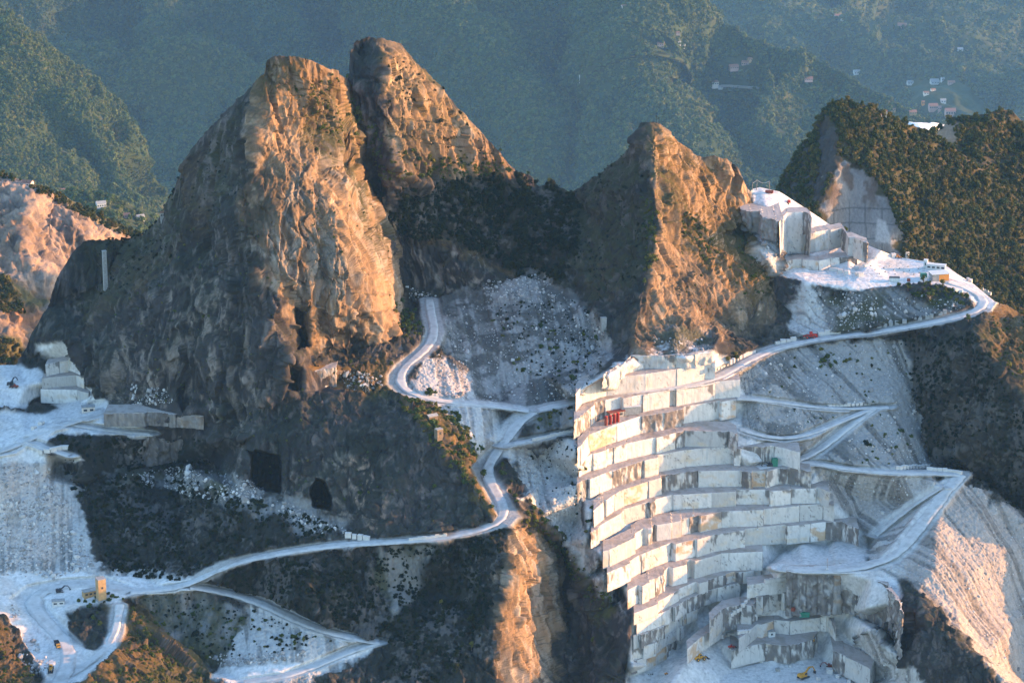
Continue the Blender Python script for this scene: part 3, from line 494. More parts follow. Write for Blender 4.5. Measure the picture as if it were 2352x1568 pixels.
# ================================================= quarry benches: sawn vertical walls and flat treads
rng=np.random.RandomState(7)
def resample(P,step):
    P=np.asarray(P,float); d=np.r_[0,np.cumsum(np.linalg.norm(np.diff(P,axis=0),axis=1))]
    n=max(2,int(d[-1]/step)+1); s=np.linspace(0,d[-1],n); return np.stack([np.interp(s,d,P[:,k]) for k in range(P.shape[1])],-1)
M_marble=attr_mat('sawn_marble',0.75,0.35,0.9,0.10,0.25,0.35,(1,1,0.35))
M_road=attr_mat('white_gravel_road',0.95,0.25,0.6,0.07,0.1,0.2,(1,1,1))
WARM=np.array([0.50,0.39,0.26]); WHITE=np.array([0.54,0.515,0.475]); DARK=np.array([0.075,0.062,0.055]); GREY=np.array([0.27,0.26,0.25])
def bench(idx,z,h,line,rough_wall=0.0,back=15.0,dark=0.28,rocky=0.0,small=False):
    u=np.array([a[0] for a in line],float); v=np.array([a[1] for a in line],float)
    C=PZ(u,v,z); C=resample(C,0.8); L=np.cumsum(np.r_[0,np.linalg.norm(np.diff(C[:,:2],axis=0),axis=1)])
    # cut the lip line into blocks set forward or back with sharp returns
    pos=0; pts=[]; bid=[]; k=0; prev=0
    T=np.gradient(C[:,:2],axis=0); T/=np.linalg.norm(T,axis=1,keepdims=True)+1e-9
    Nn=np.stack([T[:,1],-T[:,0]],-1)       # towards the camera side
    tot=L[-1]
    while pos<tot-0.5:
        wb=min(rng.choice([3.5,5.0,7.0,9.0]) if small else rng.choice([3.0,5,7.5,11,15,19]),tot-pos)
        if tot-pos-wb<2: wb=tot-pos
        off=(rng.uniform(-1.8,0.8) if small else rng.uniform(-0.5,0.4)) if rng.rand()<0.75 else rng.uniform(-2.4,-1.0); tw=rng.uniform(-0.06,0.06)
        a,b=pos,pos+wb
        m=max(2,int(wb/0.45)); s=np.linspace(a+0.04,b-0.04,m)
        cx=np.interp(s,L,C[:,0]); cy=np.interp(s,L,C[:,1]); nx=np.interp(s,L,Nn[:,0]); ny=np.interp(s,L,Nn[:,1])
        # a straight face between the block's ends
        fx=np.linspace(cx[0],cx[-1],m); fy=np.linspace(cy[0],cy[-1],m)
        o=off+tw*(s-a-wb/2)
        if pts and abs(o[0]-prev)>0.5:      # the return between two blocks
            r=np.linspace(prev,o[0],max(3,int(abs(o[0]-prev)/0.5)))[1:-1]
            for q in r: pts.append((cx[0]+nx[0]*q,cy[0]+ny[0]*q)); bid.append((k,0,1))
        for q in range(m): pts.append((fx[q]+nx[q]*o[q],fy[q]+ny[q]*o[q])); bid.append((k,min(q,m-1-q)*wb/m,0))
        prev=o[-1]; pos+=wb; k+=1
    X=np.array(pts); n=len(X); ids=np.array([b[0] for b in bid]); eg=np.array([b[1] for b in bid]); rt=np.array([b[2] for b in bid])
    nr=max(6,int(h/0.5)); zz=np.linspace(0,1,nr)
    Tn=np.gradient(X,axis=0); Tn/=np.linalg.norm(Tn,axis=1,keepdims=True)+1e-9; N2=np.stack([Tn[:,1],-Tn[:,0]],-1)
    W=np.zeros((nr,n,3)); W[...,0]=X[:,0]; W[...,1]=X[:,1]; W[...,2]=z-zz[:,None]*(h+0.6)
    kk=ids.max()+1; typ=rng.rand(kk); batter=rng.uniform(-0.02,0.06,kk); dk=(typ[ids]<dark*0.6)
    rgh=np.where(dk,0.42,0.07)+rough_wall
    dsp=(fbm(W,(2.2,2.2,3.2),4,200+idx)*rgh[None]*2.2); dsp+=-0.25*ss(0.80,0.98,fbm(W,(5,5,9),3,240+idx,0.5,True))
    dsp+=batter[ids][None]*h*zz[:,None]*1.0
    lip=(1-ss(0,0.06,zz))[:,None]*(-0.22*np.abs(fbm(W,(1.5,1.5,1.5),3,260)))*2
    dsp=dsp+lip
    W[...,0]+=N2[:,0]*dsp; W[...,1]+=N2[:,1]*dsp; W[0,:,2]+=0.12*fbm(W[0],(1.2,1.2,1.2),3,5)-0.5*np.maximum(0,fbm(W[0],(2.6,2.6,2.6),2,15)-0.25)
    tone=rng.uniform(0.72,1.06,kk)
    c=np.zeros((nr,n,3))+WHITE; c=c*tone[ids][None,:,None]
    a1=fbm(W,(4,4,2.0),4,300+idx); a2=fbm(W,(0.9,0.9,5.5),4,310+idx); diag=W@np.array([0.6,0.3,0.75]); a3=fbm(np.stack([diag,W[...,0]*0.15,W[...,1]*0.15],-1),(1.1,1,1),4,320+idx,0.6,True)
    c=mix(c,WARM+0*c,ss(0.05,0.45,a1)*0.7*rng.rand(kk)[ids][None])
    c=mix(c,GREY+0*c,ss(0.62,0.92,a3)*0.55)
    c=mix(c,GREY*0.9+0*c,ss(0.15,0.5,a2)*0.35)
    # weathered blocks and dark wedges hanging from the lip
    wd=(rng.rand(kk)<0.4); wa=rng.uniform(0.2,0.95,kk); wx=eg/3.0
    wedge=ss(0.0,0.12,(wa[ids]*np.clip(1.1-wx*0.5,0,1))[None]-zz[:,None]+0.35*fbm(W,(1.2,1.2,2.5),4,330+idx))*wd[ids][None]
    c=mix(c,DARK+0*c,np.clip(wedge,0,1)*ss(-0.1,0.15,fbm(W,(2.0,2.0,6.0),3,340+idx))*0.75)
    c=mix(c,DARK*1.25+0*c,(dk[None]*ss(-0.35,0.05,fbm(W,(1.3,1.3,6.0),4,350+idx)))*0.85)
    c=mix(c,np.array([0.42,0.25,0.12])+0*c,((typ[ids]>0.93)[None]*ss(-0.1,0.3,a1))*0.7)
    c=mix(c,DARK*0.7+0*c,ss(0.90,0.99,fbm(W,(3.2,3.2,8),4,360+idx,0.5,True))*0.75)
    c=mix(c,DARK*0.5+0*c,((eg<0.3)&(rng.rand(kk)[ids]<0.3)&(rt==0))[None]*0.8*ss(-0.5,0.1,fbm(W,(1,1,3),3,370)))
    cr=np.abs(fbm(np.stack([W[...,0]+0.5*W[...,2],W[...,1],W[...,2]*0.45],-1),(3.4,3.4,3.4),4,440+idx,0.55)); c=mix(c,DARK*1.2+0*c,(1-ss(0.004,0.03,cr))*0.7*ss(-0.1,0.2,fbm(W,(6,6,6),2,450+idx)))
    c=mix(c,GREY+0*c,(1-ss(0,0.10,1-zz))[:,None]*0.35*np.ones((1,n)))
    if rocky: rk_=mix(np.zeros_like(c)+np.array([0.085,0.070,0.060]),np.array([0.20,0.165,0.14])+0*c,ss(-0.1,0.4,fbm(W,(1.2,1.2,7),4,380+idx))); c=mix(c,rk_,rocky+0*c[...,0])
    # tread: lip line carried straight back under the next wall
    bd=np.array([0.02,1.0]); nb=14; bs=(np.linspace(0,1,nb)**1.4)*back
    Tt=np.zeros((nb,n,3)); Tt[...,0]=X[:,0]+bd[0]*bs[:,None]; Tt[...,1]=X[:,1]+bd[1]*bs[:,None]; Tt[...,2]=z
    Tt[0]=W[0]; Tt[1:,:,2]+=0.14*fbm(Tt[1:],(1.4,1.4,1),4,400+idx)+0.35*np.maximum(0,fbm(Tt[1:],(3,3,1),3,410)-0.25)
    tc=np.zeros((nb,n,3))+np.array([0.34,0.295,0.26]); b1=fbm(Tt,(2.2,2.2,1),4,420+idx)
    tc=mix(tc,np.array([0.21,0.175,0.15])+0*tc,ss(0.0,0.4,b1)*0.55); tc=mix(tc,np.array([0.25,0.20,0.15])+0*tc,ss(0.1,0.5,fbm(Tt,(5,5,1),3,430+idx))*0.6); tc[0]=WHITE*0.95
    V_=np.concatenate([W.reshape(-1,3),Tt.reshape(-1,3)]); f1=grid_faces(nr,n); f2=grid_faces(nb,n)+nr*n
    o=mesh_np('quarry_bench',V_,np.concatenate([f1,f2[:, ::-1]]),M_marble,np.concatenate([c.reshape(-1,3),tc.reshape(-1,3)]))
    tag(o,kind='structure'); return o
for i,(z,h,l) in enumerate(BENCH):
    rw=0.0; dk=0.22; bk=13; rky=0.0
    if i==0: rw=0.5; bk=0.8
    if 3<=i<=10: dk=0.42
    if i==16: rw=0.35; dk=0.9; bk=12; rky=0.75
    if i==17: rw=0.8; dk=1.3; bk=11; rky=0.92
    if i==18: dk=0.5; bk=8; rw=0.15; rky=0.45
    if 19<=i<=21: bk=7; dk=0.08
    if i==22: bk=30; dk=0.5; rw=0.9; rky=0.7
    if i in (23,24): bk=9; dk=0.15
    if i==25: bk=8; dk=0.1
    j=i-10
    if j==16: rw=0.55; dk=1.2; bk=6; rky=0.45
    if j in (19,22,21): dk=0.6
    if j>16: bk=9
    if j in (21,22,23): bk=16
    bench(i,z,h,l,rw,bk,dk,rky,22<=i<=25)
# ================================================= roads
def road(pts,wd):
    C=np.array([PZ(float(u),float(v),z) for u,v,z in pts]); C=resample(C,6.0)
    for _ in range(3): C[1:-1]=(C[:-2]+2*C[1:-1]+C[2:])/4
    C=resample(C,0.8)
    T=np.gradient(C[:,:2],axis=0); T/=np.linalg.norm(T,axis=1,keepdims=True)+1e-9; N_=np.stack([T[:,1],-T[:,0]],-1)
    nw=9; a=np.linspace(-1,1,nw); G=np.zeros((len(C),nw,3)); ww=wd/2*(0.95+0.30*fbm(C,(5,5,5),4,3,0.7))
    for j in range(nw):
        G[:,j,0]=C[:,0]+N_[:,0]*a[j]*ww; G[:,j,1]=C[:,1]+N_[:,1]*a[j]*ww; G[:,j,2]=C[:,2]+0.22-(0.5 if abs(a[j])==1 else 0)
    G[...,2]+=0.05*fbm(G,(1.2,1.2,1),3,7)
    cc=np.zeros(G.shape)+np.array([0.45,0.435,0.41]); rut=np.exp(-((np.abs(a)-0.45)/0.14)**2)[None]
    cc=mix(cc,np.array([0.54,0.53,0.51])+0*cc,rut*0.4); cc=mix(cc,np.array([0.26,0.245,0.225])+0*cc,ss(-0.1,0.4,fbm(G,(2.2,2.2,1),5,9,0.6))*0.5)
    o=mesh_np('gravel_road',G,grid_faces(len(C),nw),M_road,cc,smooth=True); tag(o,kind='structure')
    return C
RC=[road(p,wd) for p,wd in ROADS]
print('benches roads',time.time()-T0)
# ================================================= leafy crowns and instanced woods
def leaf_mesh(name,mat,rx,rz,nleaf,seed,lobes=7,ls=0.16,low=0.15,core=True,trunk=None):
    """a crown of small leaf faces spread through several lobes"""
    r=np.random.RandomState(seed); V_=[];F_=[]
    cs=[]; 
    for k in range(lobes):
        a=r.uniform(0,6.283); q=r.uniform(0.15,0.62); zc=r.uniform(0.30,0.95)
        cs.append((rx*q*math.cos(a)*(1.25-zc*0.7),rx*q*math.sin(a)*(1.25-zc*0.7),rz*(low+zc*(1-low)*0.85),r.uniform(0.32,0.52)*rx))
    for k in range(nleaf):
        c=cs[r.randint(lobes)]; d=r.normal(size=3); d/=np.linalg.norm(d)+1e-9; rad=c[3]*r.uniform(0.55,1.12)
        p=np.array(c[:3])+d*rad*np.array([1,1,0.85]); n=d+r.normal(size=3)*0.45; n/=np.linalg.norm(n)
        t=np.cross(n,[0.3,0.2,1]); t/=np.linalg.norm(t)+1e-9; b=np.cross(n,t); s=ls*rx*r.uniform(0.6,1.4)
        i=len(V_); V_+=[p+t*s,p+b*s*0.8,p-t*s,p-b*s*0.8]; F_.append((i,i+1,i+2,i+3))
    if core:
        for c in cs:
            i=len(V_); s=c[3]*0.72
            for d in ((1,0,0),(0,1,0),(-1,0,0),(0,-1,0),(0,0,1),(0,0,-1)): V_.append(np.array(c[:3])+np.array(d)*s)
            for a,b in ((0,1),(1,2),(2,3),(3,0)): F_.append((i+a,i+b,i+4,i+4)); F_.append((i+b,i+a,i+5,i+5))
    me=bpy.data.meshes.new(name); me.from_pydata([tuple(x) for x in V_],[],[tuple(dict.fromkeys(f)) for f in F_]); me.materials.append(mat); me.update(); return me
def leaf_mat(name,c1,c2,c3_,vmul=1.0):
    m,nt,b=new_mat(name); L=nt.links.new; N=nt.nodes.new
    oi=N('ShaderNodeObjectInfo'); rp_=N('ShaderNodeValToRGB'); e=rp_.color_ramp.elements; e[0].color=(*c1,1); e[1].color=(*c3_,1); x=e.new(0.55); x.color=(*c2,1); L(oi.outputs['Random'],rp_.inputs[0])
    tc=N('ShaderNodeTexCoord'); n1=N('ShaderNodeTexNoise'); n1.inputs['Scale'].default_value=2.2; L(tc.outputs['Object'],n1.inputs['Vector'])
    ge=N('ShaderNodeNewGeometry')
    mr=N('ShaderNodeMapRange'); mr.inputs[1].default_value=0.0; mr.inputs[2].default_value=1.0; mr.inputs[3].default_value=0.55; mr.inputs[4].default_value=1.5; L(ge.outputs['Random Per Island'],mr.inputs[0])
    mx=N('ShaderNodeVectorMath'); mx.operation='SCALE'; L(rp_.outputs[0],mx.inputs[0]); L(mr.outputs[0],mx.inputs['Scale']); L(mx.outputs[0],b.inputs['Base Color'])
    b.inputs['Roughness'].default_value=0.8; b.inputs['Specular IOR Level'].default_value=0.15
    tr=N('ShaderNodeBsdfTranslucent'); L(mx.outputs[0],tr.inputs[0]); ms=N('ShaderNodeMixShader'); ms.inputs[0].default_value=0.25
    L(b.outputs[0],ms.inputs[1]); L(tr.outputs[0],ms.inputs[2]); L(ms.outputs[0],nt.nodes['Material Output'].inputs[0]); return m
ML_far=leaf_mat('far_woodland_leaves',(0.040,0.070,0.022),(0.075,0.108,0.030),(0.120,0.128,0.038))
ML_mid=leaf_mat('hillside_woodland_leaves',(0.021,0.037,0.011),(0.050,0.064,0.016),(0.108,0.084,0.019))
ML_bush=leaf_mat('shrub_leaves',(0.032,0.054,0.014),(0.068,0.090,0.020),(0.135,0.117,0.025))
ML_dark=leaf_mat('saddle_scrub_leaves',(0.006,0.013,0.006),(0.010,0.019,0.008),(0.026,0.030,0.010))
def proto_coll(name,meshes):
    c=bpy.data.collections.new(name)
    for i,m in enumerate(meshes):
        o=bpy.data.objects.new('%s_source'%name,m); c.objects.link(o)
    return c
PC_far=proto_coll('far_crowns',[leaf_mesh('far_crown',ML_far,1,1.7,150,s,6,0.20,0.0) for s in range(5)])
PC_mid=proto_coll('hill_crowns',[leaf_mesh('hill_crown',ML_mid,1,1.6,260,20+s,7,0.15,0.0) for s in range(5)])
PC_bush=proto_coll('shrub_crowns',[leaf_mesh('shrub_crown',ML_bush,1,1.1,260,40+s,7,0.14,0.0) for s in range(5)])
PC_dark=proto_coll('scrub_crowns',[leaf_mesh('scrub_crown',ML_dark,1,1.2,240,60+s,7,0.15,0.0) for s in range(5)])
def stone_mesh(name,mat,seed):
    r=np.random.RandomState(seed); bm=__import__('bmesh').new(); __import__('bmesh').ops.create_icosphere(bm,subdivisions=1,radius=1)
    for v in bm.verts: v.co=Vector((v.co.x*r.uniform(0.75,1.15),v.co.y*r.uniform(0.7,1.1),v.co.z*r.uniform(0.5,0.85)))
    me=bpy.data.meshes.new(name); bm.to_mesh(me); bm.free(); me.materials.append(mat); return me
def scatter(name,P,S,coll,label=None,cat=None,nvar=5,seed=1,zrot=True):
    r=np.random.RandomState(seed); n=len(P); me=bpy.data.meshes.new(name); me.vertices.add(n); me.vertices.foreach_set('co',np.asarray(P,np.float32).ravel())
    def at(nm,ty,key,val):
        a=me.attributes.new(nm,ty,'POINT'); a.data.foreach_set(key,np.asarray(val).ravel())
    at('sc','FLOAT_VECTOR','vector',(np.asarray(S)[:,None]*np.stack([r.uniform(0.85,1.2,n),r.uniform(0.85,1.2,n),r.uniform(0.75,1.25,n)],-1)).astype(np.float32))
    rt=np.zeros((n,3),np.float32); rt[:,2]=r.uniform(0,6.283,n); rt[:,0]=r.uniform(-0.12,0.12,n)
    if not zrot: rt[:,0]=r.uniform(0,6.28,n); rt[:,1]=r.uniform(0,6.28,n)
    at('rt','FLOAT_VECTOR','vector',rt); at('ix','INT','value',r.randint(0,nvar,n).astype(np.int32))
    o=bpy.data.objects.new(name,me); sc.collection.objects.link(o)
    g=bpy.data.node_groups.new(name+'_scatter','GeometryNodeTree'); g.interface.new_socket('Geometry',in_out='INPUT',socket_type='NodeSocketGeometry'); g.interface.new_socket('Geometry',in_out='OUTPUT',socket_type='NodeSocketGeometry')
    N=g.nodes.new; L=g.links.new; gi=N('NodeGroupInput'); go=N('NodeGroupOutput'); ip=N('GeometryNodeInstanceOnPoints'); ci=N('GeometryNodeCollectionInfo')
    ci.inputs['Collection'].default_value=coll; ci.inputs['Separate Children'].default_value=True; ci.inputs['Reset Children'].default_value=True
    def na(nm,ty):
        a=N('GeometryNodeInputNamedAttribute'); a.data_type=ty; a.inputs[0].default_value=nm; return [x for x in a.outputs if x.enabled][0]
    L(gi.outputs[0],ip.inputs['Points']); L(ci.outputs[0],ip.inputs['Instance']); ip.inputs['Pick Instance'].default_value=True
    L(na('ix','INT'),ip.inputs['Instance Index']); L(na('sc','FLOAT_VECTOR'),ip.inputs['Scale'])
    er=N('FunctionNodeEulerToRotation'); L(na('rt','FLOAT_VECTOR'),er.inputs[0]); L(er.outputs[0],ip.inputs['Rotation']); L(ip.outputs[0],go.inputs[0])
    md=o.modifiers.new('scatter','NODES'); md.node_group=g
    tag(o,label,cat,kind='stuff'); return o
# ================================================= hills beyond
class Hill:
    def __init__(h,name,top,pts,lines,vb,du,dv,amps,colf,mat,seed,back=1.0,topn=3.0,blurr=3,label=None,nb=20,bstep=None,fct=0,K=1.0,calm=None):
        top=[(u,v,Y*K) for u,v,Y in top]; pts=[(u,v,Y*K) for u,v,Y in pts]; lines=[[(u,v,Y*K) for u,v,Y in l] for l in lines]; amps=[(a*K,tuple(q*K for q in s3),rg) for a,s3,rg in amps]
        tn=TIN(list(pts)+list(top)+[(u,v-80,Y) for u,v,Y in top],lines); u0=top[0][0]; u1=top[-1][0]
        st=4.0; v0=min(t[1] for t in top)-20; nu=int((u1-u0)/st)+1; nv=int((vb+40-v0)/st)+1
        Z=tn.raster(u0,v0,nu,nv,st)
        for j in range(nu):
            c=Z[:,j]; ok=~np.isnan(c)
            if ok.any(): c[~ok]=np.interp(np.flatnonzero(~ok),np.flatnonzero(ok),c[ok])
        for j in range(nu):
            if np.isnan(Z[:,j]).any(): Z[:,j]=Z[:,j-1] if j else np.nan_to_num(Z[:,j],nan=np.nanmean(Z))
        Z=blur(Z,blurr,2); h.us=np.arange(u0,u1,du); h.du=du; vt=np.interp(h.us,[t[0] for t in top],[t[1] for t in top]); vt=vt+fbm(np.stack([h.us*0.06,h.us*0,h.us*0+seed],-1),(1,1,1),4,5)*topn
        h.vt=vt; h.vb=vb; h.nv=int((vb-vt.min())/dv)+1; t=np.linspace(0,1,h.nv); U=np.repeat(h.us[None],h.nv,0); V=vt[None]+(vb-vt[None])*t[:,None]
        Y=bilin(Z,(U-u0)/st,(V-v0)/st); P=PY(U,V,Y); Nn=grid_normals(P); Nn=np.where((Nn[...,1]>0)[...,None],-Nn,Nn)
        dd=0
        for a,s3,rg in amps: dd=dd+a*fbm(P,s3,4,seed+int(a*3),0.5,rg)
        dd=dd*(0.3+0.7*ss(0,25,V-vt[None])); cal=1-(calm(U,V) if calm else 0); dd=dd*cal; h.U,h.V=U,V; dd=dd+(fct*(facet(P,(fct*2.0,fct*2.0,fct*6),seed,0.8)+0.5*facet(P,(fct,fct,fct*2),seed+9,0.9)) if fct else 0)*ss(0,25,V-vt[None])*cal; P=P+Nn*np.asarray(dd)[...,None]; h.P=P
        Nn=grid_normals(P); h.up=np.abs(Nn[...,2]); col=colf(h)
        k=np.arange(1,nb+1)[:,None]; bs=(bstep or dv*0.6)*k*(1+0.12*k); B=np.zeros((nb,len(h.us),3)); B[...,0]=P[0][:,0]; B[...,1]=P[0][:,1]+bs; B[...,2]=P[0][:,2]-bs*0.8*back
        PA=np.concatenate([B[::-1],P]); CA=np.concatenate([np.repeat(col[:1],nb,0),col])
        h.o=mesh_np(name,PA,grid_faces(h.nv+nb,len(h.us))[:, ::-1],mat,CA,smooth=(fct==0)); tag(h.o,label,kind='structure')
    def at(h,u,v):
        j=(np.asarray(u,float)-h.us[0])/h.du; vt=np.interp(u,h.us,h.vt); i=(np.asarray(v,float)-vt)/(h.vb-vt)*(h.nv-1)
        return np.stack([bilin(h.P[...,k],j,i) for k in range(3)],-1)
    def spots(h,sp,seed,u0,u1,v0,v1,excl=(),incl=None,keep=1.0):
        r=np.random.RandomState(seed); P=h.P; cz=P[...,2]/P[...,1]; dy=(SP+cz*CP)/(CP-cz*SP); pv=784-dy*F; t=P[...,1]/(CP+dy*SP); pu=1176+P[...,0]/t*F
        a=np.stack([pu,pv],-1); d1_=a[1:,1:]-a[:-1,:-1]; d2_=a[1:,:-1]-a[:-1,1:]; ar=np.abs(d1_[...,0]*d2_[...,1]-d1_[...,1]*d2_[...,0])/2
        n=ar*keep/(sp*sp*0.8); k=r.poisson(np.clip(n,0,30)).ravel(); ii=np.repeat(np.arange(k.size),k); i0,j0=ii//ar.shape[1],ii%ar.shape[1]
        fa=r.rand(len(ii))[:,None]; fb=r.rand(len(ii))[:,None]; g=lambda A:(A[i0,j0]*(1-fa)*(1-fb)+A[i0,j0+1]*fa*(1-fb)+A[i0+1,j0]*(1-fa)*fb+A[i0+1,j0+1]*fa*fb)
        Q=g(P); uv=g(a); gu,gv=uv[:,0],uv[:,1]; m=(gu>u0)&(gu<u1)&(gv>v0)&(gv<v1)
        for p in excl: m&=~inside(gu,gv,p)
        if incl is not None:
            q=np.zeros(gu.size,bool)
            for p in incl: q|=inside(gu,gv,p)
            m&=q
        return gu[m],gv[m],Q[m]
M_hill=attr_mat('woodland_floor',0.95,0.5,0.12,0.25,0.1,3.0)
def green(h):
    a=fbm(h.P,(60,60,60),4,9); c=np.zeros(h.U.shape+(3,))+np.array([0.028,0.042,0.016]); return mix(c,np.array([0.06,0.055,0.022])+0*c,ss(0.0,0.5,a)*0.6)
FLAT=[]
H3=Hill('far_hillside',[(1380,-70,3750),(2000,-80,3900),(2560,-80,3950),(3000,-80,3950)],
 [(1450,100,3450),(1450,340,3100),(1700,60,3480),(1800,200,3300),(1800,350,3050),(1900,160,3420),(2000,230,3260),(2100,300,3080),(2250,260,3120),(2352,300,3060),(2352,360,2980),(2560,360,2980),(3000,360,2960),(3000,100,3600),(2352,60,3650),(2200,30,3620),(2050,20,3640),(2560,100,3650),(1560,0,3600)],
 [[(1650,-40,3640),(1790,20,3480),(1900,62,3400),(2010,98,3310),(2120,130,3240),(2230,160,3190),(2352,190,3140),(2560,230,3080)],[(2100,-60,3850),(2230,10,3700),(2352,60,3600)]],430,5,5,[(50,(320,320,320),True),(20,(90,90,90),True)],green,M_hill,301,K=2.6,label='hazy wooded far hillside with scattered houses')
H2=Hill('wooded_hillside',[(-1000,-70,2700),(-220,-70,2760),(600,-70,2860),(1000,-70,2740),(1440,-70,2760),(1490,-20,2660),(1520,12,2620),(1560,22,2615),(1600,34,2610),(1650,52,2600),(1700,72,2595),(1760,92,2585),(1850,122,2570),(1950,172,2550),(2050,226,2535),(2120,272,2525),(2200,320,2510),(2400,420,2490),(2560,500,2480),(2900,560,2470)],
 [(-1000,100,2600),(-1000,480,2420),(0,100,2650),(0,300,2510),(0,480,2480),(300,0,2800),(300,200,2690),(300,480,2480),(500,100,2735),(500,300,2610),(420,480,2470),(700,0,2840),(750,150,2770),(700,300,2660),(850,100,2790),(950,250,2640),(1050,330,2570),(700,500,2450),(1000,500,2430),(1250,420,2490),(1300,200,2650),(1300,330,2560),(1350,100,2700),(1350,520,2410),(1420,330,2550),(1700,200,2560),(1700,350,2470),(1850,250,2520),(1850,420,2420),(1950,300,2480),(2100,400,2440),(1640,520,2390),(2100,560,2380),(2560,560,2400),(2900,590,2400),(1500,230,2600)],
 [[(930,-60,2680),(1000,40,2590),(1100,130,2535),(1180,240,2480),(1225,330,2445),(1235,400,2430)],[(1520,12,2600),(1480,90,2540),(1450,180,2500),(1500,280,2450),(1560,400,2410)],[(1700,72,2590),(1720,150,2530),(1740,230,2480),(1790,330,2430)],[(1610,60,2640),(1620,150,2600),(1640,240,2550),(1680,340,2490)],[(300,-60,2790),(330,60,2690),(375,160,2620),(450,300,2540),(490,400,2480)],[(560,-60,2830),(600,60,2740),(640,160,2670),(690,260,2600)],[(1340,20,2740),(1350,130,2690),(1370,240,2630)]],
 590,4,4,[(64,(250,250,280),True),(20,(75,75,90),True)],green,M_hill,317,K=2.5,label='wooded hillside beyond the marble mountain')
H1=Hill('left_wooded_spur',[(-1000,-60,2300),(-220,-60,2250),(-60,-20,2220),(0,12,2200),(60,62,2190),(110,110,2185),(150,140,2180),(200,195,2175),(240,235,2170),(280,290,2165),(300,340,2160),(320,400,2160),(400,480,2180),(470,540,2200)],
 [(-1000,200,2180),(-1000,600,1960),(0,200,2120),(100,250,2110),(-200,200,2120),(200,350,2100),(0,400,2020),(150,470,2010),(250,450,2070),(-200,450,2000),(100,600,1940),(300,600,1990),(460,620,2050)],[[(0,12,2200),(40,110,2150),(110,180,2120),(190,270,2095),(240,360,2065),(270,440,2040)]],600,4,4,[(26,(150,150,150),True),(10,(50,50,50),False)],green,M_hill,331,K=2.2,label='wooded spur descending on the left')
def pinkq(h):
    a=fbm(h.P,(30,30,45),4,9); b=fbm(h.P,(7,7,16),4,13); c=np.zeros(h.U.shape+(3,))+np.array([0.21,0.145,0.10]); c=mix(c,np.array([0.085,0.07,0.062])+0*c,ss(-0.1,0.3,b)*0.8); c=mix(c,np.array([0.33,0.25,0.19])+0*c,ss(0.05,0.4,a)*0.6)
    g=pmask(h.U,h.V,[(60,420),(150,440),(330,530),(320,560),(200,500),(140,470)],8); g=np.maximum(g,pmask(h.U,h.V,[(-20,640),(20,640),(110,700),(60,730),(-20,720)],8)); g=np.maximum(g,pmask(h.U,h.V,[(-20,770),(40,780),(90,850),(-20,860)],8)); c=mix(c,np.array([0.075,0.07,0.028])+0*c,g*0.9)
    r=pmask(h.U,h.V,[(30,690),(130,760),(110,790),(10,730)],8); return mix(c,np.array([0.24,0.12,0.06])+0*c,r*0.7)
H6=Hill('distant_quarry_slope',[(-700,340,1800),(-220,370,1780),(0,398,1760),(30,410,1755),(70,422,1750),(120,440,1750),(180,470,1755),(240,500,1760),(300,528,1770),(360,560,1780)],
 [(-700,600,1640),(-700,900,1560),(0,500,1700),(60,480,1700),(100,560,1690),(0,580,1660),(150,600,1690),(230,600,1720),(-200,600,1640),(0,700,1620),(100,690,1645),(180,680,1680),(0,800,1585),(120,790,1620),(200,780,1660),(360,900,1700),(-200,900,1550),(50,640,1640)],[[(40,540,1672),(75,610,1650),(120,650,1650)],[(180,510,1712),(205,560,1700),(230,620,1700)]],900,3,3,[(5,(50,50,90),True),(2.5,(12,12,34),True)],pinkq,M_rock,347,blurr=2,fct=3.0,label='pinkish quarry slope behind the mountain shoulder')
def fmt(h):
    a=fbm(h.P,(25,25,25),4,9); b=fbm(h.P,(5,5,14),4,13); c=np.zeros(h.U.shape+(3,))+np.array([0.040,0.038,0.018]); c=mix(c,np.array([0.065,0.05,0.024])+0*c,ss(0.0,0.4,a))
    rk=pmask(h.U,h.V,[(1890,255),(1925,300),(1925,380),(1890,470),(1870,470),(1780,440),(1800,400),(1860,330)],14); c=mix(c,np.array([0.05,0.043,0.038])+0*c,rk*0.95)
    jz=(fbm(h.P,(9,9,9),4,51)*38,fbm(h.P,(9,9,9),4,57)*38); q=pmask(h.U,h.V,[(1925,372),(1960,385),(2010,420),(2045,470),(2070,560),(2060,620),(1900,560),(1880,470),(1900,430)],4,jz)
    qc=mix(np.zeros_like(c)+np.array([0.20,0.19,0.18]),np.array([0.11,0.085,0.07])+0*c,ss(-0.1,0.3,b)*ss(520,440,h.V)); grid=np.maximum(ss(0.90,1,np.cos(h.P[...,2]*2*math.pi/8.0)),ss(0.93,1,np.cos(h.P[...,0]*2*math.pi/9.5)))*ss(450,480,h.V)
    qc=qc*(1-0.45*grid[...,None]); c=mix(c,qc,q)
    w=0*q; w=np.maximum(w,pmask(h.U,h.V,[(2015,500),(2035,510),(2050,560),(2010,555)],3)); return mix(c,np.array([0.36,0.35,0.33])+0*c,w*0.9)
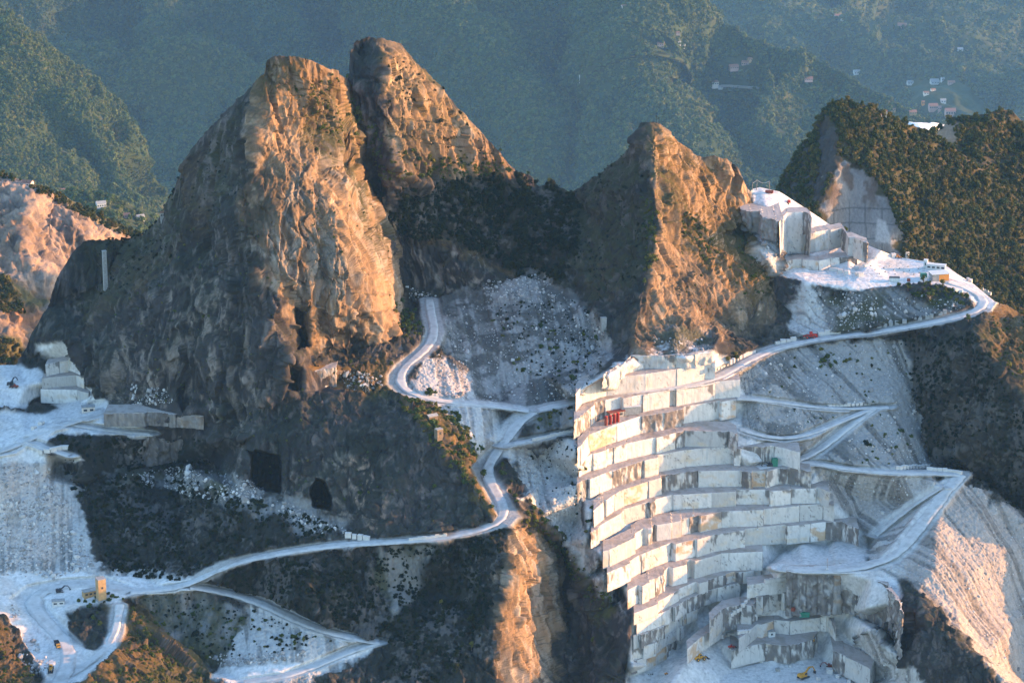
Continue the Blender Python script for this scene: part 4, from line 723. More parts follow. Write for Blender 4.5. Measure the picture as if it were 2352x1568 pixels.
H4=Hill('forested_peak',[(1735,500,1700),(1770,452,1700),(1790,425,1698),(1800,400,1698),(1830,352,1700),(1865,312,1702),(1880,268,1704),(1895,246,1706),(1920,233,1706),(1945,230,1706),(1972,240,1710),(2005,246,1716),(2040,262,1722),(2070,276,1726),(2100,290,1732),(2140,302,1738),(2200,350,1742),(2250,384,1744),(2300,420,1746),(2352,462,1748),(2560,580,1750)],
 [(1800,470,1675),(1850,430,1665),(1870,360,1680),(1760,560,1650),(2000,300,1700),(2100,400,1700),(2000,395,1668),(2050,470,1658),(2000,500,1655),(1950,500,1658),(1900,560,1650),(2050,560,1646),(2070,500,1652),(1960,400,1668),(2090,470,1690),(2150,520,1680),(2300,560,1705),(2250,650,1670),(2352,700,1670),(2100,640,1645),(2560,800,1680),(1760,800,1560),(2250,800,1620)],
 [[(1925,232,1706),(1930,300,1684),(1922,372,1668),(1903,440,1654),(1890,500,1646)]],860,3,3,[(5,(60,60,60),True),(2.5,(16,16,24),False)],fmt,M_rock,361,blurr=2,fct=1.5,calm=lambda U,V: pmask(U,V,[(1935,395),(1960,385),(2010,420),(2045,470),(2070,560),(2060,620),(1900,560),(1885,470),(1910,430)],8)*0.93,label='forested peak with an abandoned quarry cut')
def whitef(h): return np.zeros(h.U.shape+(3,))+np.array([0.62,0.61,0.59])
H7=Hill('distant_marble_pit',[(2050,300,2060),(2062,284,2060),(2090,280,2060),(2140,282,2060),(2172,286,2060),(2180,310,2060),(2200,330,2060)],[(2060,320,2030),(2120,300,1990),(2170,340,2020),(2050,380,2010),(2200,380,2010),(2120,335,1990)],[],380,2.5,2.5,[(2,(10,10,10),True)],whitef,M_marble,367,topn=1,blurr=1,label='small white marble pit behind the forested peak')
H5=Hill('right_forested_peak',[(2130,360,1905),(2155,325,1900),(2163,300,1898),(2180,278,1896),(2210,268,1896),(2260,264,1898),(2290,252,1902),(2325,255,1906),(2352,285,1912),(2400,320,1915),(2560,400,1930)],[(2160,380,1860),(2250,340,1880),(2352,420,1870),(2250,450,1820),(2560,500,1880),(2200,520,1790),(2560,600,1850)],[[(2180,278,1896),(2175,320,1880),(2165,360,1868)]],620,3,3,[(12,(50,50,50),True),(4,(14,14,20),False)],lambda h: mix(np.zeros(h.U.shape+(3,))+np.array([0.05,0.04,0.02]),np.array([0.28,0.19,0.13])+np.zeros(h.U.shape+(3,)),pmask(h.U,h.V,[(2150,330),(2175,290),(2200,300),(2190,350)],6)*0.8),M_rock,373,blurr=2,label='brown forested peak beyond')
H8=Hill('left_valley_woods',[(120,470,2060),(160,432,2050),(230,440,2045),(290,470,2040),(350,495,2040),(420,520,2060),(480,560,2080)],[(150,520,1990),(250,500,2000),(300,540,1960),(200,600,1920),(400,600,1990),(470,640,2000),(120,640,1900)],[],660,3.5,3.5,[(8,(60,60,60),False)],green,M_hill,379,K=1.6,blurr=2,label='wooded valley with houses behind the shoulder')
HOUSE_SPOTS=[]
print('hills',time.time()-T0)
# ================================================= things standing in the place
bpy.context.view_layer.update(); DG=bpy.context.evaluated_depsgraph_get()
class MB:
    def __init__(s): s.V=[];s.F=[]
    def add(s,vs,fs,M_=None):
        i=len(s.V)
        for v in vs: s.V.append(tuple((M_@Vector(v)) if M_ is not None else v))
        for f in fs: s.F.append(tuple(i+k for k in f))
        return s
    def box(s,x0,x1,y0,y1,z0,z1,M_=None,tx=0,ty=0):
        vs=[(x0,y0,z0),(x1,y0,z0),(x1,y1,z0),(x0,y1,z0),(x0+tx,y0+ty,z1),(x1-tx,y0+ty,z1),(x1-tx,y1-ty,z1),(x0+tx,y1-ty,z1)]
        return s.add(vs,[(3,2,1,0),(4,5,6,7),(0,1,5,4),(1,2,6,5),(2,3,7,6),(3,0,4,7)],M_)
    def cyl(s,p,q,r,n=12,r2=None):
        p=Vector(p);q=Vector(q); d=(q-p).normalized(); a=d.orthogonal().normalized(); b=d.cross(a); r2=r if r2 is None else r2; i=len(s.V)
        for k in range(n):
            t=2*math.pi*k/n; w_=a*math.cos(t)+b*math.sin(t); s.V.append(tuple(p+w_*r)); s.V.append(tuple(q+w_*r2))
        for k in range(n):
            j=(k+1)%n; s.F.append((i+2*k,i+2*j,i+2*j+1,i+2*k+1))
        s.F.append(tuple(i+2*k for k in range(n))[::-1]); s.F.append(tuple(i+2*k+1 for k in range(n))); return s
    def beam(s,p,q,w_,h): 
        p=Vector(p);q=Vector(q); d=(q-p); L=d.length; M_=Matrix.Translation(p)@d.to_track_quat('X','Z').to_matrix().to_4x4()
        return s.box(0,L,-w_/2,w_/2,-h/2,h/2,M_)
    def build(s,name,mat,parent=None,bev=0.0):
        me=bpy.data.meshes.new(name); me.from_pydata(s.V,[],s.F); me.update(); me.materials.append(mat); o=bpy.data.objects.new(name,me); sc.collection.objects.link(o)
        if parent: o.parent=parent
        if bev: m=o.modifiers.new('bevel','BEVEL'); m.width=bev; m.segments=1
        return o
def thing(name,loc,rz,label,cat,group=None,s=1.0):
    e=bpy.data.objects.new(name,None); sc.collection.objects.link(e); e.location=loc; e.rotation_euler=(0,0,rz); e.scale=(s,s,s); e.empty_display_size=0.5; return tag(e,label,cat,group)
def copytree(o,parent=None):
    c=o.copy(); sc.collection.objects.link(c); c.parent=parent
    for ch in o.children: copytree(ch,c)
    return c
FM=flat_mat
m_yel=FM('ochre_machine_paint',(0.50,0.24,0.03),0.5); m_red=FM('red_machine_paint',(0.42,0.03,0.02),0.5); m_blk=FM('dark_steel',(0.03,0.03,0.035),0.6); m_glass=FM('cab_glass',(0.03,0.05,0.06),0.15,0.05)
m_wht=FM('white_sheet_metal',(0.50,0.50,0.48),0.6); m_org=FM('orange_painted_boards',(0.55,0.22,0.05),0.7); m_grn=FM('green_painted_metal',(0.03,0.16,0.10),0.6); m_stone=FM('cut_marble_block',(0.50,0.47,0.43),0.8,0.12,0.8,0,0.4); m_tan=FM('tan_rendered_wall',(0.36,0.23,0.11),0.9,0.2,0.8)
m_conc=FM('weathered_concrete',(0.28,0.27,0.25),0.9,0.2,1.0); m_tile=FM('red_roof_tiles',(0.22,0.11,0.075),0.9); m_cream=FM('cream_plaster',(0.62,0.53,0.44),0.9,0.1); m_pink=FM('pink_plaster',(0.40,0.26,0.22),0.9,0.1); m_win=FM('dark_window',(0.04,0.045,0.05),0.3,0.1); m_rust=FM('rusty_tank_paint',(0.20,0.045,0.03),0.6,0.3); m_wood=FM('weathered_pole',(0.22,0.19,0.16),0.9); m_grey=FM('grey_rubber',(0.06,0.06,0.06),0.9); m_dkred=FM('dark_red_tank_paint',(0.20,0.014,0.010),0.5,0.2)
def at(u,v,dz=0):
    p=hit(u,v); p=Vector(surf(u,v)) if p is None else Vector(p); p.z+=dz; return p
def excavator(u,v,rz,L,label,paint,group=None,reach=1.0,name='excavator'):
    """L = length in metres of the whole machine with its boom out"""
    e=thing(name,at(u,v),rz,label,'excavator' if name=='excavator' else 'machine',group,L/11.0)
    for y in (-1.3,1.3):
        t=MB(); t.box(-2.1,2.1,y-0.3,y+0.3,0.15,0.85,None,0.25,0); t.cyl((-2.1,y-0.3,0.5),(-2.1,y+0.3,0.5),0.42); t.cyl((2.1,y-0.3,0.5),(2.1,y+0.3,0.5),0.42); t.build('track',m_grey,e)
    b=MB(); b.cyl((0,0,0.6),(0,0,1.05),0.9,16); b.box(-2.5,1.2,-1.4,1.4,1.05,1.5); b.box(-2.6,-0.6,-1.4,1.4,1.5,2.4,None,0.15,0.1); b.box(-0.6,1.1,0.3,1.35,1.5,2.0); b.build('body',paint,e,0.05)
    c=MB(); c.box(-0.5,1.2,-1.4,-0.25,1.5,3.1,None,0.15,0.08); cab=c.build('cab',paint,e,0.05); g=MB(); g.box(1.06,1.20,-1.25,-0.42,1.9,2.9); g.box(-0.3,0.9,-1.43,-1.38,2.0,2.85); g.build('window',m_glass,cab)
    bo=MB(); bo.beam((0.8,0.1,1.7),(3.4,0.1,4.3*reach),0.5,0.65); bo.beam((3.3,0.1,4.3*reach),(5.8,0.1,3.9*reach),0.45,0.5); bo.build('boom',paint,e)
    ar=MB(); ar.beam((5.6,0.1,4.1*reach),(7.2,0.1,1.5),0.35,0.42); ar.build('arm',paint,e); ar=MB(); ar.cyl((2.2,0.1,2.4),(4.2,0.1,4.1*reach),0.10,8); ar.build('hydraulic_ram',m_blk,e)
    k=MB(); k.add([(6.9,-0.5,1.6),(6.9,0.7,1.6),(7.6,0.7,1.3),(7.6,-0.5,1.3),(6.5,-0.5,0.9),(6.5,0.7,0.9),(7.1,0.7,0.2),(7.1,-0.5,0.2)],[(0,1,2,3),(0,4,5,1),(4,7,6,5),(0,3,7,4),(1,5,6,2)]); k.build('bucket',m_blk,e); return e
def loader(u,v,rz,L,label,paint,cat='loader'):
    e=thing('wheel_loader',at(u,v),rz,label,cat,None,L/8.5)
    for x in (-1.7,1.6):
        for y in (-1.25,1.25):
            t=MB(); t.cyl((x,y-0.33,0.85),(x,y+0.33,0.85),0.85,16); w_=t.build('wheel',m_grey,e); r_=MB(); r_.cyl((x,y-0.35,0.85),(x,y+0.35,0.85),0.42,12); r_.build('rim',paint,w_)
    b=MB(); b.box(-3.2,-0.4,-0.95,0.95,0.9,2.2,None,0.2,0.1); b.box(-0.4,2.2,-0.6,0.6,0.9,1.6); b.build('body',paint,e,0.05)
    c=MB(); c.box(-0.9,0.7,-0.75,0.75,2.0,3.3,None,0.15,0.08); cb=c.build('cab',paint,e,0.04); g=MB(); g.box(0.55,0.68,-0.62,0.62,2.3,3.1); g.box(-0.6,0.45,-0.78,-0.72,2.4,3.1); g.build('window',m_glass,cb)
    a=MB()
    for y in (-0.6,0.6): a.beam((0.9,y,1.7),(3.7,y,0.9),0.2,0.35)
    a.build('lift_arm',paint,e); k=MB(); k.add([(3.6,-1.5,0.2),(3.6,1.5,0.2),(5.0,1.5,0.15),(5.0,-1.5,0.15),(3.5,-1.5,1.4),(3.5,1.5,1.4)],[(0,1,2,3),(0,4,5,1),(0,3,4),(1,5,2)]); k.build('bucket',m_blk,e); return e
def truck(u,v,rz,L,label,paint,bed):
    e=thing('dump_truck',at(u,v),rz,label,'truck',None,L/8.0)
    for x in (-2.4,-1.2,2.4):
        for y in (-1.1,1.1): t=MB(); t.cyl((x,y-0.25,0.6),(x,y+0.25,0.6),0.6,14); t.build('wheel',m_grey,e)
    f=MB(); f.box(-3.6,3.4,-0.5,0.5,0.7,1.1); f.build('chassis',m_blk,e); c=MB(); c.box(1.8,3.9,-1.2,1.2,0.9,2.9,None,0.12,0.08); cb=c.build('cab',paint,e,0.05); g=MB(); g.box(3.72,3.9,-1.0,1.0,1.9,2.6); g.build('window',m_glass,cb)
    b=MB(); b.add([(-3.9,-1.3,1.2),(1.5,-1.3,1.2),(1.5,1.3,1.2),(-3.9,1.3,1.2),(-4.3,-1.5,2.8),(1.6,-1.5,2.6),(1.6,1.5,2.6),(-4.3,1.5,2.8),(-4.1,-1.35,2.0),(1.4,-1.35,1.9),(1.4,1.35,1.9),(-4.1,1.35,2.0)],[(3,2,1,0),(0,1,5,4),(1,2,6,5),(2,3,7,6),(3,0,4,7),(8,9,10,11)]); b.build('tipper_bed',bed,e); return e
def hut(u,v,rz,w_,d,h,label,wall,roofm,flat=True,cat='hut',name='hut',nwin=3,group=None,rise=0.25,sink=0.3,p=None,over=0.25):
    e=thing(name,p or at(u,v),rz,label,cat,group); m=MB(); m.box(-w_/2,w_/2,-d/2,d/2,-sink-1.0,h)
    if not flat: m.add([(-w_/2,-d/2,h),(-w_/2,d/2,h),(-w_/2,0,h+rise*d)],[(0,1,2)]); m.add([(w_/2,-d/2,h),(w_/2,d/2,h),(w_/2,0,h+rise*d)],[(0,2,1)])
    m.build('wall',wall,e); r=MB(); o_=over
    if flat: r.box(-w_/2-o_,w_/2+o_,-d/2-o_,d/2+o_,h+0.002,h+0.22)
    else:
        for sgn in (-1,1): r.add([(-w_/2-o_,sgn*(d/2+o_),h-rise*o_*2+0.05),(w_/2+o_,sgn*(d/2+o_),h-rise*o_*2+0.05),(w_/2+o_,0,h+rise*d+0.05),(-w_/2-o_,0,h+rise*d+0.05),(-w_/2-o_,sgn*(d/2+o_),h-rise*o_*2+0.25),(w_/2+o_,sgn*(d/2+o_),h-rise*o_*2+0.25),(w_/2+o_,0,h+rise*d+0.25),(-w_/2-o_,0,h+rise*d+0.25)],[(0,1,2,3),(7,6,5,4),(0,4,5,1),(1,5,6,2),(0,3,7,4)])
    r.build('roof',roofm,e)
    if nwin:
        for k in range(nwin):
            x=-w_/2+w_*(k+0.5)/nwin; q=MB(); q.box(x-w_*0.14/max(1,nwin/2.2),x+w_*0.14/max(1,nwin/2.2),-d/2-0.06,-d/2+0.02,h*0.38,h*0.72); q.build('window',m_win,e)
        q=MB(); q.box(w_/2-0.02,w_/2+0.06,-d*0.16,d*0.16,h*0.36,h*0.72); q.build('window',m_win,e)
    return e
def block(u,v,w_,d,h,rz,label,group,mat=m_stone,p=None):
    p=p or at(u,v); m=MB(); j=random.Random(int(u*7+v*13))
    vs=[[sx*w_/2*(1+j.uniform(-.08,.08)),sy*d/2*(1+j.uniform(-.08,.08)),z*h*(1+j.uniform(-.06,.06)) if z>0 else -0.35] for z in (0,1) for sx,sy in ((-1,-1),(1,-1),(1,1),(-1,1))]
    m.add([tuple(a) for a in vs],[(3,2,1,0),(4,5,6,7),(0,1,5,4),(1,2,6,5),(2,3,7,6),(3,0,4,7)]); o=m.build('marble_block',mat,None,0.06); o.location=p; o.rotation_euler=(0,0,rz); tag(o,label,'stone block',group); return o
def row_of_blocks(pts,n,w_,d,h,label,group,side=0.0,mat=m_stone,skip=0.0,seed=1):
    j=random.Random(seed); us_=np.interp(np.linspace(0,1,n),np.linspace(0,1,len(pts)),[p[0] for p in pts]); vs_=np.interp(np.linspace(0,1,n),np.linspace(0,1,len(pts)),[p[1] for p in pts]); P=[at(a,b) for a,b in zip(us_,vs_)]
    for k in range(n):
        if j.random()<skip: continue
        a,b=P[max(0,k-1)],P[min(n-1,k+1)]; rz=math.atan2(b.y-a.y,b.x-a.x)+j.uniform(-.12,.12)
        block(us_[k],vs_[k],w_*j.uniform(.75,1.15),d*j.uniform(.8,1.2),h*j.uniform(.75,1.2),rz,label,group,mat,P[k])
# ---- lower left
e=thing('quarry_tower',at(233,1377),R(28),'tall tan rendered tower standing on the knoll beside the haul road','tower'); m=MB(); m.box(-1.7,1.7,-1.7,1.7,-1.5,9.6); m.build('shaft',m_tan,e,0.04)
m=MB(); m.box(-1.85,1.85,-1.85,1.85,9.602,9.85); m.build('roof',m_conc,e); m=MB(); m.box(-1.95,1.95,-1.95,1.95,-1.6,0.5); m.build('plinth',m_conc,e)
for z in (2.2,5.2,8.0): m=MB(); m.box(1.69,1.74,-0.35,0.35,z,z+0.9); m.build('window',m_win,e)
m=MB(); m.box(-0.4,0.4,-1.74,-1.69,5.5,6.4); m.build('window',m_win,e)
hut(206,1367,R(28),5.6,3.2,2.4,'low roofless looking tan shed leaning against the tower','' or m_tan,m_conc,True,'shed','shed',3)
excavator(137,1359,R(15),6.8,'dark excavator with raised arm on the white yard left of the tower',m_blk)
hut(134,1388,R(10),5.0,2.6,1.9,'pale box trailer parked on the yard below the dark excavator',m_wht,m_conc,True,'trailer','trailer',2)
truck(132,1484,R(-70),5.2,'brown dump truck driving down the curved white track',m_yel,m_blk)
loader(117,1538,R(-85),6.0,'yellow loader seen from the front at the bottom of the white track',m_yel)
# ---- left quarry
excavator(25,884,R(60),7.5,'dark excavator working on the white heap in the left quarry',m_blk); loader(34,890,R(170),4.6,'low rust coloured loader below the excavator in the left quarry',m_rust)
hut(203,946,R(12),5.6,3.4,2.7,'beige site hut with dark windows on the white left platform',m_cream,m_conc,True,'hut','hut',2)
row_of_blocks([(95,1040),(150,1030)],5,2.6,1.6,1.6,'pale cut block lined along the left quarry bench','blocks on the left quarry bench',seed=3)
row_of_blocks([(78,985),(95,975)],2,2.4,1.8,1.8,'squared block on the ledge beside the left white platform','blocks beside the left platform',seed=4)
p=Vector(PY(243.0,662.0,1278.0)); e=thing('obelisk',p,R(20),'tall pale square pillar standing against the dark cliff far left','pillar'); m=MB(); m.box(-0.95,0.95,-0.9,0.9,-1.0,17.6,None,0.08,0.08); m.build('shaft',m_conc,e); m=MB(); m.box(-1.0,1.0,-0.95,0.95,17.6,18.0); m.build('cap',m_conc,e)
# ---- summit poles, pylon, poles with stays
for k,(u,v,h) in enumerate([(1507,284,4.2),(1511.5,285,3.8)]):
    p=Vector(surf(u,max(v,np.interp(u,us,vt)+2))); e=thing('mast',p-Vector((0,0,0.4)),0,['left of the two thin masts on the middle peak summit','right and shorter of the two thin masts on the middle peak summit'][k],'mast'); m=MB(); m.cyl((0,0,0),(0,0,h),0.10,8,0.07); m.build('pole',m_blk,e); m=MB(); m.box(-0.22,0.22,-0.06,0.06,h-0.9,h-0.1); m.build('antenna',m_blk,e)
def pole(u,v,h,label,r=0.11,cat='pole'):
    p=at(u,v,-0.2); e=thing('pole',p,0,label,cat); m=MB(); m.cyl((0,0,0),(0,0,h+0.2),r,8,r*0.7); m.build('shaft',m_wood,e); m=MB(); m.box(-0.5,0.5,-0.5,0.5,0,0.7); m.build('footing',m_stone,e); return p+Vector((0,0,h+0.2))
for u,v,h,l in [(1376.5,1145,5.4,'thin pole on a stone footing at the left end of a middle bench'),(1592,1184,4.6,'thin pole standing on a shaded middle bench'),(1674,1288,5.4,'thin pole at the foot of the bench above the curved ramp'),(1503,1504,5.8,'tall pale pole in front of the lowest golden benches'),(1900,1306,5.0,'thin pole beside the broad haul road at the bench rim'),(1740,1216,4.2,'thin pole leaning on the wall of a shaded lower bench'),(972.5,773,4.2,'utility pole beside the road under the sunlit cliff'),(1371,756,5.6,'thin pole beside the concrete pillar on the dark slope'),(1907,1130,4.0,'thin pole at the right end of a middle bench')]: pole(u,v,h,l)
e=thing('lattice_pylon',at(844,898),0,'small lattice pylon on the grassy ledge above the dark cliff','pylon'); m=MB(); H=8.4
for sx,sy in ((-1,-1),(1,-1),(1,1),(-1,1)): m.beam((sx*0.8,sy*0.8,-0.3),(sx*0.12,sy*0.12,H),0.09,0.09)
m.build('leg_frame',m_conc,e); m=MB()
for k in range(6):
    z0=k*H/6; z1=(k+1)*H/6; a=0.8-0.68*z0/H; b=0.8-0.68*z1/H
    for (x0,y0,x1,y1) in ((-a,-a,b,-b),(a,-a,-b,-b),(a,-a,b,b),(-a,-a,-b,b)): m.beam((x0,y0,z0),(x1,y1,z1),0.05,0.05)
m.build('bracing',m_conc,e); m=MB(); m.beam((-1.3,0,H-0.8),(1.3,0,H-0.8),0.1,0.1); m.build('crossarm',m_conc,e)
e=thing('concrete_pillar',at(1386,751),R(15),'stubby square concrete pillar on the dark slope above the benches','pillar'); m=MB(); m.box(-1.25,1.25,-1.0,1.0,-1.5,4.4); m.build('shaft',m_conc,e); m=MB(); m.box(-1.35,1.35,-1.1,1.1,4.4,4.6); m.build('cap',m_conc,e)
m_ruin=FM('old_stone_wall',(0.17,0.125,0.085),0.95,0.3,1.5)
hut(992,968,R(30),4.2,3.0,2.8,'ruined stone hut with a sagging roof on the brushy ridge',m_ruin,m_conc,False,'hut','stone_hut',1,rise=0.2); hut(1008,1003,R(35),3.0,2.4,3.6,'roofless stone ruin lower on the brushy ridge',m_ruin,m_conc,True,'ruin','stone_ruin',1,over=0.0)
# ---- red tanks on the third bench
t0=None
for k,(u,v) in enumerate([(1392,975),(1401.5,973),(1411,970),(1419,967)]):
    p=at(u,v+1); lab=['darkest and leftmost of the four upright tanks on the upper bench','second upright red tank from the left on the upper bench','third upright tank from the left with an orange lit side','rightmost of the four upright red tanks on the upper bench'][k]
    e=thing('upright_tank',p,0,lab,'tank','red tanks on the upper bench'); m=MB(); m.cyl((0,0,0),(0,0,4.0),0.72,18); m.build('drum',[m_rust,m_dkred,m_dkred,m_dkred][k],e); m=MB(); m.cyl((0,0,4.0),(0,0,4.35),0.72,18,0.2); m.build('lid',m_red,e)
hut(1414,957,R(28),7.0,2.6,2.6,'shed with a red roof behind the four upright tanks',m_conc,m_rust,True,'shed','shed',2,over=0.5); hut(1451,944,R(14),7.2,2.4,2.3,'grey container against the wall right of the red tanks',m_conc,m_wht,True,'container','container',0)
e=excavator(1768,1070,R(190),5.6,'small dark excavator with a green cab at the right end of a middle bench',m_blk); hut(1779,1068,R(8),2.4,2.2,3.0,'green cabinet beside the small dark excavator',m_grn,m_grn,True,'cabinet','cabinet',0,over=0.05)
# ---- upper right marble floor
q0=[]
for u,v,h,l in [(1728,437,3.6,'short post of the cable fence on the top rim'),(1738,436,5.0,'tallest post of the cable fence on the top rim'),(1767,432,4.6,'thin far post of the cable fence on the top rim')]:
    p=Vector(surf(u,max(v,np.interp(u,us,vt)+2))); e=thing('fence_post',p-Vector((0,0,0.3)),0,l,'post'); m=MB(); m.cyl((0,0,0),(0,0,h+0.3),0.16,8,0.11); m.build('shaft',m_wood,e); m=MB(); m.box(-0.3,0.3,-0.3,0.3,0,0.5); m.build('footing',m_stone,e); q0.append(p+Vector((0,0,h)))
m=MB(); prev=None
for a,b,sg in ((q0[0],q0[1],0.3),(q0[1],q0[2],1.3)):
    for k in range(9):
        t=k/8; c=a.lerp(b,t)-Vector((0,0,4*sg*t*(1-t)))
        if prev is not None and (c-prev).length>0.01: m.cyl(prev,c,0.07,6)
        prev=c
o=m.build('fence_cable',m_wht); tag(o,'pale slack cable strung between the rim posts','cable')
excavator(1812,466,R(-100),5.6,'red tracked drilling rig with its mast lowered on the upper white floor',m_red,name='drilling_rig',reach=0.8)
e=thing('lying_tank',at(1767,444),R(-12),'rust red cylinder tank lying on the top white floor','tank'); m=MB(); m.cyl((-1.9,0,0.85),(1.9,0,0.85),0.75,16); m.build('drum',m_rust,e); m=MB(); m.box(-1.3,-0.9,-0.7,0.7,0,0.4); m.build('cradle',m_blk,e); m=MB(); m.box(0.9,1.3,-0.7,0.7,0,0.4); m.build('cradle',m_blk,e)
hut(1764,431,R(-10),1.8,1.4,1.8,'small white cabinet at the far edge of the top floor',m_wht,m_wht,True,'cabinet','cabinet',0,over=0.03); block(1771,433,1.8,1.5,2.2,0.2,'upright pale block beside the white cabinet at the far edge',None)
hut(2150,619,R(-17),8.8,2.6,2.5,'long white cabin row with small windows near the plateau edge',m_wht,m_wht,True,'cabin','site_cabin',4); hut(2126,615,R(-17),1.8,2.0,3.9,'short white booth at the left end of the cabin row',m_wht,m_wht,True,'booth','booth',1,over=0.08)
e=hut(2156,642,R(12),8.0,5.6,3.4,'orange fronted open shed with a pale flat roof on the plateau',m_conc,m_wht,True,'shed','open_shed',0,over=0.45); m=MB(); m.box(-0.9,3.85,-2.86,-2.80,0.2,3.2); m.build('front_board',m_org,e); m=MB(); m.box(4.0,4.05,-2.6,2.6,0.2,3.2); m.build('side_board',m_org,e)
hut(2121,638,R(6),2.9,2.0,2.0,'dark green container on the plateau left of the orange shed',m_grn,m_grn,True,'container','container',0,over=0.02); hut(2120,647,R(4),2.9,1.8,1.8,'pale container in front of the green one at the rim',m_wht,m_wht,True,'container','container',1,over=0.02)
hut(2054,646,R(-6),4.8,2.2,1.9,'long pale container with a dark roof edge on the plateau rim',m_wht,m_blk,True,'container','container',0,over=0.05); 
e=thing('drum_tank',at(2087,646),0,'dark red drum on the plateau rim between two containers','drum'); m=MB(); m.cyl((0,0,0),(0,0,1.35),0.8,14); m.build('drum',m_rust,e)
for k,(u,l) in enumerate([(2135,'left white round tank beside the orange shed'),(2141.5,'right white round tank beside the orange shed')]): e=thing('water_tank',at(u,642),0,l,'tank'); m=MB(); m.cyl((0,0,0),(0,0,1.7),0.62,14); m.build('drum',m_wht,e); m=MB(); m.cyl((0,0,1.7),(0,0,1.95),0.62,14,0.2); m.build('lid',m_wht,e)
loader(2061,592,R(-20),4.4,'orange loader parked by the boulders at the far plateau edge',m_org); block(2083,590,2.0,1.8,3.2,0.3,'tall pale boulder right of the orange loader',None); block(2052,590,2.2,1.8,1.8,0.3,'squat pale boulder left of the orange loader',None)
for k,(u,v,w_,h) in enumerate([(1916,622,4.4,1.3),(1930,626,2.2,1.6),(1944,629,2.0,1.7),(1966,619,1.8,2.0),(1972,630,3.2,1.1),(1976,634,2.4,1.9),(1958,627,3.4,0.7),(1988,612,2.0,0.9)]): block(u,v,w_,1.8,h,-0.2+0.1*k,'squared marble block lying on the white plateau floor','blocks on the plateau floor')
for k in range(16):
    u=2000+k*8+((k*37)%7); v=611+((k*53)%22); block(u,v,0.7,0.5,0.45,k*0.7,'tiny stone scattered on the white plateau floor','tiny stones on the plateau floor',m_conc)
row_of_blocks([(2224,646),(2240,654),(2256,667),(2272,676)],9,2.4,1.4,1.7,'squared barrier block lining the outer edge of the plateau road','barrier blocks by the plateau road',seed=7)
row_of_blocks([(2195,668),(2218,676)],3,2.0,1.6,1.4,'loose pale block beside the plateau road pile','loose blocks by the road pile',seed=8)
# ---- blocks along the roads
row_of_blocks([(1641,850),(1668,838),(1700,824),(1730,811)],13,2.2,1.3,1.7,'squared block in the wall edging the road above the benches','block wall above the benches',seed=11)
row_of_blocks([(1786,790),(1822,783)],4,2.4,1.8,1.8,'pale block stacked beside the long haul road','blocks stacked by the haul road',seed=12)
row_of_blocks([(1885,769),(1925,765)],6,2.4,2.0,1.9,'squared block in the stack right of the red loader','block stack by the red loader',seed=13)
loader(1862,777,R(175),8.4,'red wheel loader parked on the long haul road',m_red)
row_of_blocks([(2005,755),(2060,744),(2130,731),(2170,719)],13,1.9,1.5,1.6,'weathered block along the inner side of the upper haul road','blocks along the upper haul road',skip=0.2,seed=14,mat=m_conc)
row_of_blocks([(1230,1010),(1270,1000),(1318,989)],11,2.6,1.0,0.8,'flat slab lined along the edge of the narrow bench road','slabs along the bench road',seed=15)
row_of_blocks([(944,1240),(985,1236),(1022,1230)],9,1.9,1.0,1.1,'squared block in the row beside the shaded middle road','row by the shaded middle road',seed=16)
row_of_blocks([(800,1232),(842,1240)],4,2.3,1.9,1.8,'big pale boulder piled where the middle road meets the cliff','boulders at the cliff foot road',seed=17)
row_of_blocks([(2062,1077),(2100,1074),(2142,1074)],12,1.8,1.2,1.5,'stacked stone in the wall above the lower scree road','stone wall above the scree road',seed=18); row_of_blocks([(2135,1079),(2170,1082),(2203,1087)],7,2.6,1.2,1.5,'long barrier block at the crest of the scree road','barrier blocks at the scree crest',seed=19)
row_of_blocks([(1905,933),(1995,928)],11,1.8,1.2,1.1,'small pale block on the edge of the upper scree road','blocks on the upper scree road',seed=20)
row_of_blocks([(1720,1375),(1700,1400),(1680,1412)],7,1.8,1.4,1.3,'rough stone in the retaining wall of the pit ramp','retaining stones of the pit ramp',seed=21)
row_of_blocks([(1800,1330),(1760,1338)],7,1.8,1.5,1.4,'rough stone in the rubble wall under the broad haul road','rubble wall stones under the haul road',seed=22)
row_of_blocks([(1660,1462),(1720,1450)],9,1.8,1.3,1.3,'squared stone in the low row beside the pit track','low row beside the pit track',seed=23)
row_of_blocks([(1492,1222),(1470,1262)],1,2,2,2,'lone block on a golden bench','lone',seed=24)
# ---- pit machines
loader(1608,1515,R(25),7.4,'yellow tracked drill loader on the sunlit pit floor',m_yel); excavator(1845,1556,R(38),10.5,'large orange excavator at the bottom with its arm reaching up right',m_yel); excavator(1905,1532,R(175),6.0,'dark red excavator facing the large orange one in the pit',m_rust)
hut(1771,1460,R(12),3.0,2.4,2.4,'small white cabin at the foot of the brown pit wall',m_wht,m_conc,True,'cabin','cabin',1,over=0.08); excavator(1868,1472,R(80),4.4,'orange and black drill machine on the corner of the pit bench',m_yel,name='drilling_machine'); loader(1680,1487,R(10),4.0,'small red compressor unit at the left end of the pit bench',m_red,'machine')
e=thing('drum_tank',at(1821,1401),0,'dark red drum in the recess of the shaded pit','drum'); m=MB(); m.cyl((0,0,0),(0,0,1.7),1.1,14); m.build('drum',m_rust,e)
hut(1847,1409,R(5),4.4,2.0,0.7,'low green covered tank in the shaded pit recess',m_grn,m_grn,True,'tank','covered_tank',0,over=0.02); hut(1786,1540,R(20),1.6,1.2,1.2,'tiny grey box on the pit floor left of the orange excavator',m_conc,m_conc,True,'box','utility_box',0,over=0.02); loader(1531,1548,R(0),2.6,'tiny orange vehicle at the left end of the pit floor',m_org,'vehicle'); loader(1492,1548,R(0),2.6,'tiny white vehicle beside the rim at the bottom of the benches',m_wht,'vehicle')
